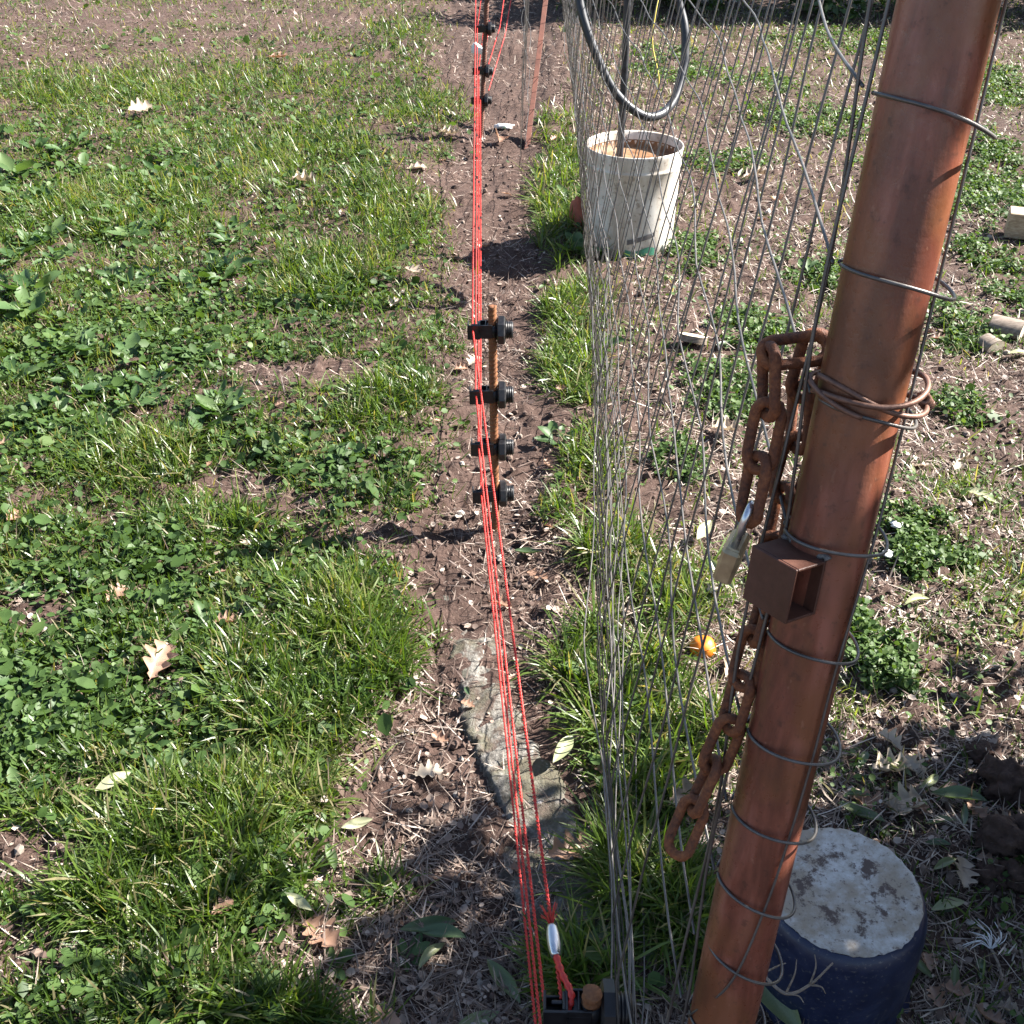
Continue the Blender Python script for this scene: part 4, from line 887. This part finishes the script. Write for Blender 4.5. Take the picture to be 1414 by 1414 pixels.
for a in [('oak', 222, 922, .085, 80, 'large curled brown oak leaf in the lawn, biggest on the left', .03, (.35, -.2)), ('oak', 312, 862, .045, 10, 'small brown oak leaf in the lawn above the long grass tuft', .022), ('oak', 160, 822, .055, 60, 'brown leaf at the edge of the bare patch, upper left of the largest oak leaf', .022, (.3, 0)),
          ('oak', 310, 1266, .035, 40, 'small greyish pink oak leaf in the shaded grass at lower left', .03), ('oak', 442, 1288, .065, -40, 'grey-brown oak leaf in shade at lower left beside the pale leaf', .02), ('oak', 742, 785, .05, -30, 'lobed brown oak leaf in the path right of the strings', .012), ('oak', 786, 1180, .075, 20, 'brown oak leaf on the right edge of the concrete strip', .04),
          ('oak', 520, 1404, .06, 15, 'pinkish oak leaf at the bottom edge left of the strings', .015), ('oak', 20, 722, .04, 70, 'orange-brown oak leaf standing at the left edge', .02, (.5, 0)), ('oak', 5, 620, .04, 0, 'orange-brown leaf cut by the left edge in the middle', .02), ('oak', 795, 1310, .05, 0, 'brown leaf in shade right of the metal ferrule', .012), ('oak', 735, 1310, .05, 80, 'brown leaf in shade under the strings by the ferrule', .010),
          ('oak', 828, 1055, .03, 100, 'rust coloured leaf fragment in the grass at the fence foot', .02), ('oak', 690, 820, .05, -20, 'tan leaf lying crosswise under the strings in the path', .012), ('oak', 690, 190, .1, 90, 'brown leaf by the foot of the far rebar stake', .03, (.5, 0)), ('bleached', 590, 1052, .05, 10, 'tan dry leaf on the bare soil left of the concrete strip', .012),
          ('bleached', 950, 1105, .08, 30, 'pale dry leaf in the grass behind the dangling chain', .03), ('bleached', 1230, 1055, .07, 10, 'pale dry leaf on the soil right of the post', .015), ('bleached', 1250, 1110, .08, 30, 'bleached dry leaf at the back of the pot', .015), ('bleached', 1330, 1205, .055, 70, 'curled tan dry leaf right of the pot', .02, (.4, 0)), ('oak', 1205, 1105, .06, -30, 'brown dry leaf behind the pot rim', .012),
          ('bleached', 545, 418, .06, 70, 'pale dry leaf at the lawn edge near the middle stake', .02), ('bleached', 570, 378, .07, -40, 'pale curled leaf at the lawn edge above the middle stake', .03), ('bleached', 655, 492, .06, 60, 'pale leaf in the path left of the middle stake', .02), ('bleached', 1000, 600, .07, 0, 'pale dry leaf behind the mesh at mid height', .02), ('bleached', 1040, 250, .1, 20, 'bleached leaf on the soil right of the bucket', .02),
          ('bleached', 195, 160, .12, 40, 'pale tan leaf standing out in the far lawn', .04, (.5, 0)), ('bleached', 420, 258, .1, 10, 'pale leaf in the mid lawn', .03), ('oak', 385, 85, .12, 0, 'reddish leaf at the far edge of the lawn', .03), ('bleached', 620, 180, .09, 0, 'white leaf lying on the far path', .015), ('bleached', 575, 232, .09, 10, 'white leaf at the path edge in the distance', .015),
          ('laurel_pale', 160, 1092, .06, 40, 'pale green curled leaf in the lawn left of the bright grass', .03, (.5, 0)), ('laurel', 283, 1125, .05, 95, 'upright green leaf in the dark gap of the lawn', .03, (0, .5)), ('laurel_pale', 187, 1265, .08, 100, 'long curled pale leaf in the sunlit grass at lower left', .03, (.7, 0)), ('laurel', 455, 1185, .065, 110, 'dark curled leaf at the path edge below the long tuft', .02, (.5, .2)),
          ('laurel_pale', 492, 1130, .05, 20, 'silvery leaf at the path edge above the dark curled leaf', .02, (.4, 0)), ('laurel', 590, 1268, .08, 10, 'broad grey-green leaf in the shade left of the strings', .02), ('laurel', 610, 1282, .07, -10, 'green leaf tucked under the broad grey-green leaf', .03), ('laurel_pale', 595, 1306, .055, 50, 'pale yellowish leaf below the broad grey-green leaf', .018), ('laurel', 695, 1340, .08, -55, 'long narrow grey-green leaf in shade left of the ferrule', .015),
          ('laurel_pale', 415, 1258, .05, -35, 'bright yellow-green leaf above the grey-brown oak leaf', .03), ('laurel', 190, 1382, .085, -55, 'long green leaf at the bottom left in shade', .02), ('laurel', 150, 1360, .06, 20, 'dark round leaf in shade at the bottom left corner', .015), ('laurel', 120, 1395, .06, 80, 'dark leaf at the bottom edge far left', .012), ('laurel', 660, 1390, .06, 20, 'dark leaf at the bottom edge left of the insulator', .012),
          ('laurel', 1325, 1098, .085, -12, 'long dark green leaf behind the pot towards the clods', .02), ('laurel', 1328, 1128, .045, 70, 'dark green leaf standing beside the soil clods', .025, (.6, 0)), ('laurel_pale', 1285, 1075, .05, 35, 'folded pale green leaf behind the pot', .02, (.5, 0)), ('laurel', 1306, 1190, .045, 25, 'green leaf right of the pot near its rim', .015), ('laurel', 1296, 1162, .04, -5, 'narrow green leaf just above the leaf near the pot rim', .012),
          ('laurel_pale', 1312, 1243, .055, 15, 'pale leaf touching the right side of the pot', .015), ('laurel', 1190, 1118, .075, -30, 'dark leaf with yellow edge behind the pot', .014), ('laurel', 1243, 1054, .05, -50, 'narrow olive leaf on the soil right of the post', .014), ('laurel_pale', 1350, 685, .085, -40, 'long pale leaf lying on bare soil at right', .015), ('laurel_pale', 1222, 650, .06, 10, 'white-backed leaf beside the post at mid height', .015), ('laurel_pale', 1228, 700, .05, -10, 'pale leaf under the white-backed leaf by the post', .012),
          ('laurel_pale', 1265, 835, .06, 20, 'pale leaf on the soil between the two weed patches', .014), ('laurel', 1055, 1390, .13, -55, 'big green leaf between the post foot and the pot', .05, (.3, .2)), ('laurel_pale', 778, 1035, .07, 60, 'pale grey-green leaf in the grass right of the concrete', .04, (.4, 0)), ('laurel', 845, 1290, .08, 10, 'green leaf in shade behind the near insulator', .02), ('laurel', 730, 755, .06, -5, 'dark pointed leaf in the path below the middle stake', .02),
          ('laurel_pale', 970, 740, .08, 60, 'long pale leaf behind the mesh by the padlock', .03, (.4, 0)), ('laurel_pale', 995, 810, .08, -60, 'pale leaf hanging behind the mesh above the orange', .04, (.4, .3)), ('laurel', 1270, 440, .09, 10, 'olive leaf on soil left of the firewood', .015), ('laurel_pale', 1405, 492, .06, 0, 'white leaf in front of the firewood at the right edge', .015), ('laurel', 1000, 480, .06, 30, 'dark leaf beside the round wood slice', .02)]:
    kind, px, py, L, rot, lab = a[:6]; fallen(kind, px, py, L, rot, lab, a[6] if len(a) > 6 else .012, a[7] if len(a) > 7 else (0, 0), G)
# smaller leaves nobody could tell apart
def many_leaves(n, xr, yr, kinds, lab, grp, size):
    for _ in range(n):
        px, py = random.uniform(*xr), random.uniform(*yr); fallen(random.choice(kinds), px, py, random.uniform(*size)*(1+.5*max(0, (700-py)/700)), random.uniform(0, 360), lab, random.uniform(.008, .02), (random.uniform(-.4, .4), random.uniform(-.3, .3)), grp)
many_leaves(26, (1180, 1400), (1000, 1400), ['oak', 'bleached', 'oak', 'laurel'], 'small withered leaf in the litter around the pot', 'small litter leaves around the pot', (.025, .05))
many_leaves(44, (960, 1400), (60, 980), ['bleached', 'oak', 'bleached', 'laurel_pale'], 'small dry leaf on the soil behind the fence', 'small dry leaves behind the fence', (.02, .05))
many_leaves(22, (560, 800), (120, 1400), ['oak', 'bleached', 'oak', 'laurel'], 'small dry leaf on the dirt path under the strings', 'small dry leaves on the path', (.018, .04))
many_leaves(20, (10, 560), (450, 1400), ['oak', 'bleached', 'laurel'], 'small fallen leaf caught in the lawn', 'small leaves in the lawn', (.02, .04))

# ------------------------------------------------------------------ broadleaf weeds: plant > leaf
WM = [leaf_mesh('weed_leaf', 'weed', 60+s) for s in range(5)]
for m in WM: m.materials.append(M['weed'])
def rosette(px, py, L, n, label, grp, up=.6):
    p = at_z(px, py, .0); o = empty('broadleaf_weed', (p[0], p[1], gzf(p[0], p[1]))); tag(o, label, 'weed', grp)
    a0 = random.random()*6
    for k in range(n):
        c = bpy.data.objects.new('leaf', random.choice(WM)); COL.objects.link(c); c.parent = o; l = L*random.uniform(.6, 1.15); a = a0+k*2.4; t = random.uniform(.15, up)
        c.scale = (l, l*random.uniform(.9, 1.3), l); c.rotation_euler = (random.uniform(-.5, .5), -t, a); c.location = (math.cos(a)*l*.5*math.cos(t), math.sin(a)*l*.5*math.cos(t), l*.5*math.sin(t)+.006)
big = [(45, 410, .13, 9, 'tall broadleaf weed with upright leaves near the left edge'), (110, 490, .12, 9, 'large leaved weed below the tall upright weed at the left'), (20, 240, .15, 8, 'big leaved weed at the left edge in the far lawn'), (70, 330, .11, 8, 'broadleaf weed between the two biggest weeds at the left edge'), (180, 330, .10, 7, 'flat broadleaf weed in the upper left lawn'),
       (90, 210, .13, 7, 'wide leaved weed in the far left lawn'), (160, 540, .09, 7, 'low broadleaf weed under the large leaved weed on the left'), (30, 940, .07, 7, 'dark rosette weed at the left edge of the bare patch'), (75, 1010, .07, 8, 'grey-green rosette weed left of the curled pale leaf'), (150, 1010, .06, 7, 'rosette weed below the largest oak leaf'), (60, 820, .06, 6, 'small rosette weed above the bare patch on the left'),
       (240, 830, .06, 6, 'rosette weed right of the brown leaf in the left lawn'), (330, 1030, .055, 6, 'rosette weed at the foot of the long grass tuft'), (220, 1075, .06, 7, 'rosette weed beside the pale curled leaf'), (420, 620, .07, 6, 'broadleaf weed between the two bare patches'), (480, 640, .07, 6, 'broadleaf weed at the lawn edge right of the bare patch'), (300, 560, .07, 6, 'weed at the edge of the straw coloured bare patch'),
       (770, 610, .07, 6, 'leafy weed in the path right of the third insulator'), (830, 480, .09, 7, 'leafy weed at the fence foot right of the middle stake'), (800, 350, .12, 8, 'pale leafy weed in front of the bucket'), (860, 1180, .07, 8, 'leafy weed in the shade at the fence foot by the concrete'), (880, 1260, .07, 8, 'dark leafy weed at the fence foot near the bottom'), (830, 1370, .06, 6, 'dark leafy weed behind the near insulator'), (930, 1210, .06, 7, 'leafy weed left of the post low down'),
       (560, 1310, .05, 6, 'dark rosette weed in shade left of the strings'), (455, 1330, .05, 6, 'dark rosette weed in shade at the bottom of the lawn'), (1115, 380, .09, 8, 'leafy weed left of the post in the yard'), (790, 280, .10, 7, 'leafy weed left of the bucket in the tall grass')]
for b in big: rosette(b[0], b[1], b[2]*.82, b[3]+2, b[4], 'broadleaf weeds')
for _ in range(60):
    px, py = random.uniform(0, 330), random.uniform(200, 620); rosette(px, py, random.uniform(.05, .1), random.randint(5, 9), 'small broadleaf weed scattered through the upper left lawn', 'small broadleaf weeds in the upper left lawn')
for _ in range(30):
    px, py = random.uniform(0, 330), random.uniform(800, 1110); rosette(px, py, random.uniform(.03, .055), random.randint(4, 7), 'small rosette weed on the left beside the bare patch', 'small rosette weeds lower left')

# ------------------------------------------------------------------ shrubs
def shrub(name, c, rx, ry, h, n, leaf, label, seed, grp=None, base=.0):
    rg = np.random.default_rng(seed); o = empty(name, (c[0], c[1], 0)); tag(o, label, 'shrub', grp)
    mb = MB()
    for k in range(7):
        a = rg.random()*6.28; r = rg.random()*.7; e = np.array([rx*r*math.cos(a), ry*r*math.sin(a), h*rg.uniform(.6, .9)])
        mb.tube(spline([[rg.normal()*.06, rg.normal()*.06, -.05], e*.4+np.array([rg.normal()*.05, rg.normal()*.05, .05]), e], 12), np.linspace(.022, .005, 12), 7)
    mb.build('stems', M['bark'], o)
    nc = max(14, n//160); cc = []
    while len(cc) < nc:
        q = rg.uniform(-1, 1, 3)
        if np.linalg.norm(q) < 1: cc.append(q*np.array([rx, ry, h/2*(1-base)])+np.array([0, 0, h/2*(1+base)]))
    cc = np.array(cc); P = cc[rg.integers(0, nc, n)]+rg.normal(0, .28*min(rx, ry, h/2)*.8, (n, 3)); P[:, 2] = np.maximum(P[:, 2], .02)
    bq = np.array([[0, 0, 0], [.5, .25, .06], [1, 0, 0], [.5, -.25, .06]])[None]*(leaf*rg.uniform(.6, 1.3, n))[:, None, None]
    az = rg.random(n)*6.28; ti = rg.normal(-.2, .6, n); ro = rg.normal(0, .6, n)
    X, Y, Z = bq[..., 0], bq[..., 1], bq[..., 2]; c1, s1 = np.cos(ro)[:, None], np.sin(ro)[:, None]; Y, Z = Y*c1-Z*s1, Y*s1+Z*c1
    c1, s1 = np.cos(ti)[:, None], np.sin(ti)[:, None]; X, Z = X*c1-Z*s1, X*s1+Z*c1; c1, s1 = np.cos(az)[:, None], np.sin(az)[:, None]; X, Y = X*c1-Y*s1, X*s1+Y*c1
    V = np.stack([X, Y, Z], -1)+P[:, None]; b = (np.arange(n)*4)[:, None]; T = np.vstack([b+np.array([[0, 1, 2]]), b+np.array([[0, 2, 3]])])
    link('foliage', mesh_np('foliage', V.reshape(-1, 3), T, True, np.repeat(np.clip(rg.normal(.45, .25, n), 0, 1), 4)), M['hedge'], o)
for i, (x, y, lb) in enumerate([(1.15, 8.1, 'dark green shrub far behind the mesh, left of the others'), (2.0, 7.9, 'dark green shrub at the top just left of the post'), (2.95, 8.0, 'dark shrub hidden mostly by the top of the post'), (3.9, 7.9, 'dark green shrub in the top right corner'), (.55, 9.0, 'shrub farthest back behind the hose')]):
    shrub('evergreen_shrub', (x, y), .62, .5, 1.2, 6500, .06, lb, 30+i, 'shrubs along the back of the yard')
# unseen bush added beside the gate to cast shade on the near ground
az = np.array([math.cos(SUN_AZ), math.sin(SUN_AZ)]); pz = np.array([-math.sin(SUN_AZ), math.cos(SUN_AZ)])
c = az*2.0+pz*.19
shrub('added_shade_bush', (c[0], c[1]), .74, .74, 2.3, 24000, .08, 'tall unseen bush added right of the gate to shade the near ground', 77)

# ------------------------------------------------------------------ small scraps
def twig():
    p = at_z(1068, 1392, .03); o = empty('dry_twig', (p[0], p[1], gzf(p[0], p[1])+.05)); tag(o, 'thin dry branching twig between the post and the dark blue pot', 'twig')
    A = np.array([at_t(1052, 1345, 1.12), at_t(1085, 1372, 1.10), at_t(1118, 1360, 1.09), at_t(1150, 1330, 1.08)])-np.array(o.location)
    MB().tube(spline(A, 20), np.linspace(.0022, .0009, 20), 6).build('stem', M['bark'], o)
    for i, (a, e) in enumerate([(1, (1100, 1325)), (1, (1110, 1385)), (2, (1140, 1372)), (2, (1125, 1318)), (0, (1085, 1330))]):
        B = at_t(*e, 1.09)-np.array(o.location); MB().tube(spline([A[a], (A[a]+B)/2+np.array([.003, 0, .004]), B], 10), np.linspace(.0012, .0005, 10), 5).build('side_shoot', M['bark'], o)
twig()
def frayed():
    p = at_z(1375, 1295, .02); o = empty('frayed_cord', (p[0], p[1], gzf(p[0], p[1])+.012)); tag(o, 'frayed end of white plastic cord on the soil right of the pot', 'cord'); rg = random.Random(8)
    MB().tube(spline([[0, 0, 0], [.0, -.03, .004], [-.008, -.07, 0]], 10), .002, 6).build('stalk', M['bark'], o)
    mb = MB()
    for k in range(16):
        a = rg.uniform(.2, 2.9); l = rg.uniform(.025, .05); mb.tube(spline([[0, 0, 0], [math.cos(a)*l*.5, math.sin(a)*l*.5, .008], [math.cos(a+.3)*l, math.sin(a+.3)*l, rg.uniform(-.002, .006)]], 7), .0006, 4)
    mb.build('fibres', M['white_plastic'], o)
frayed()
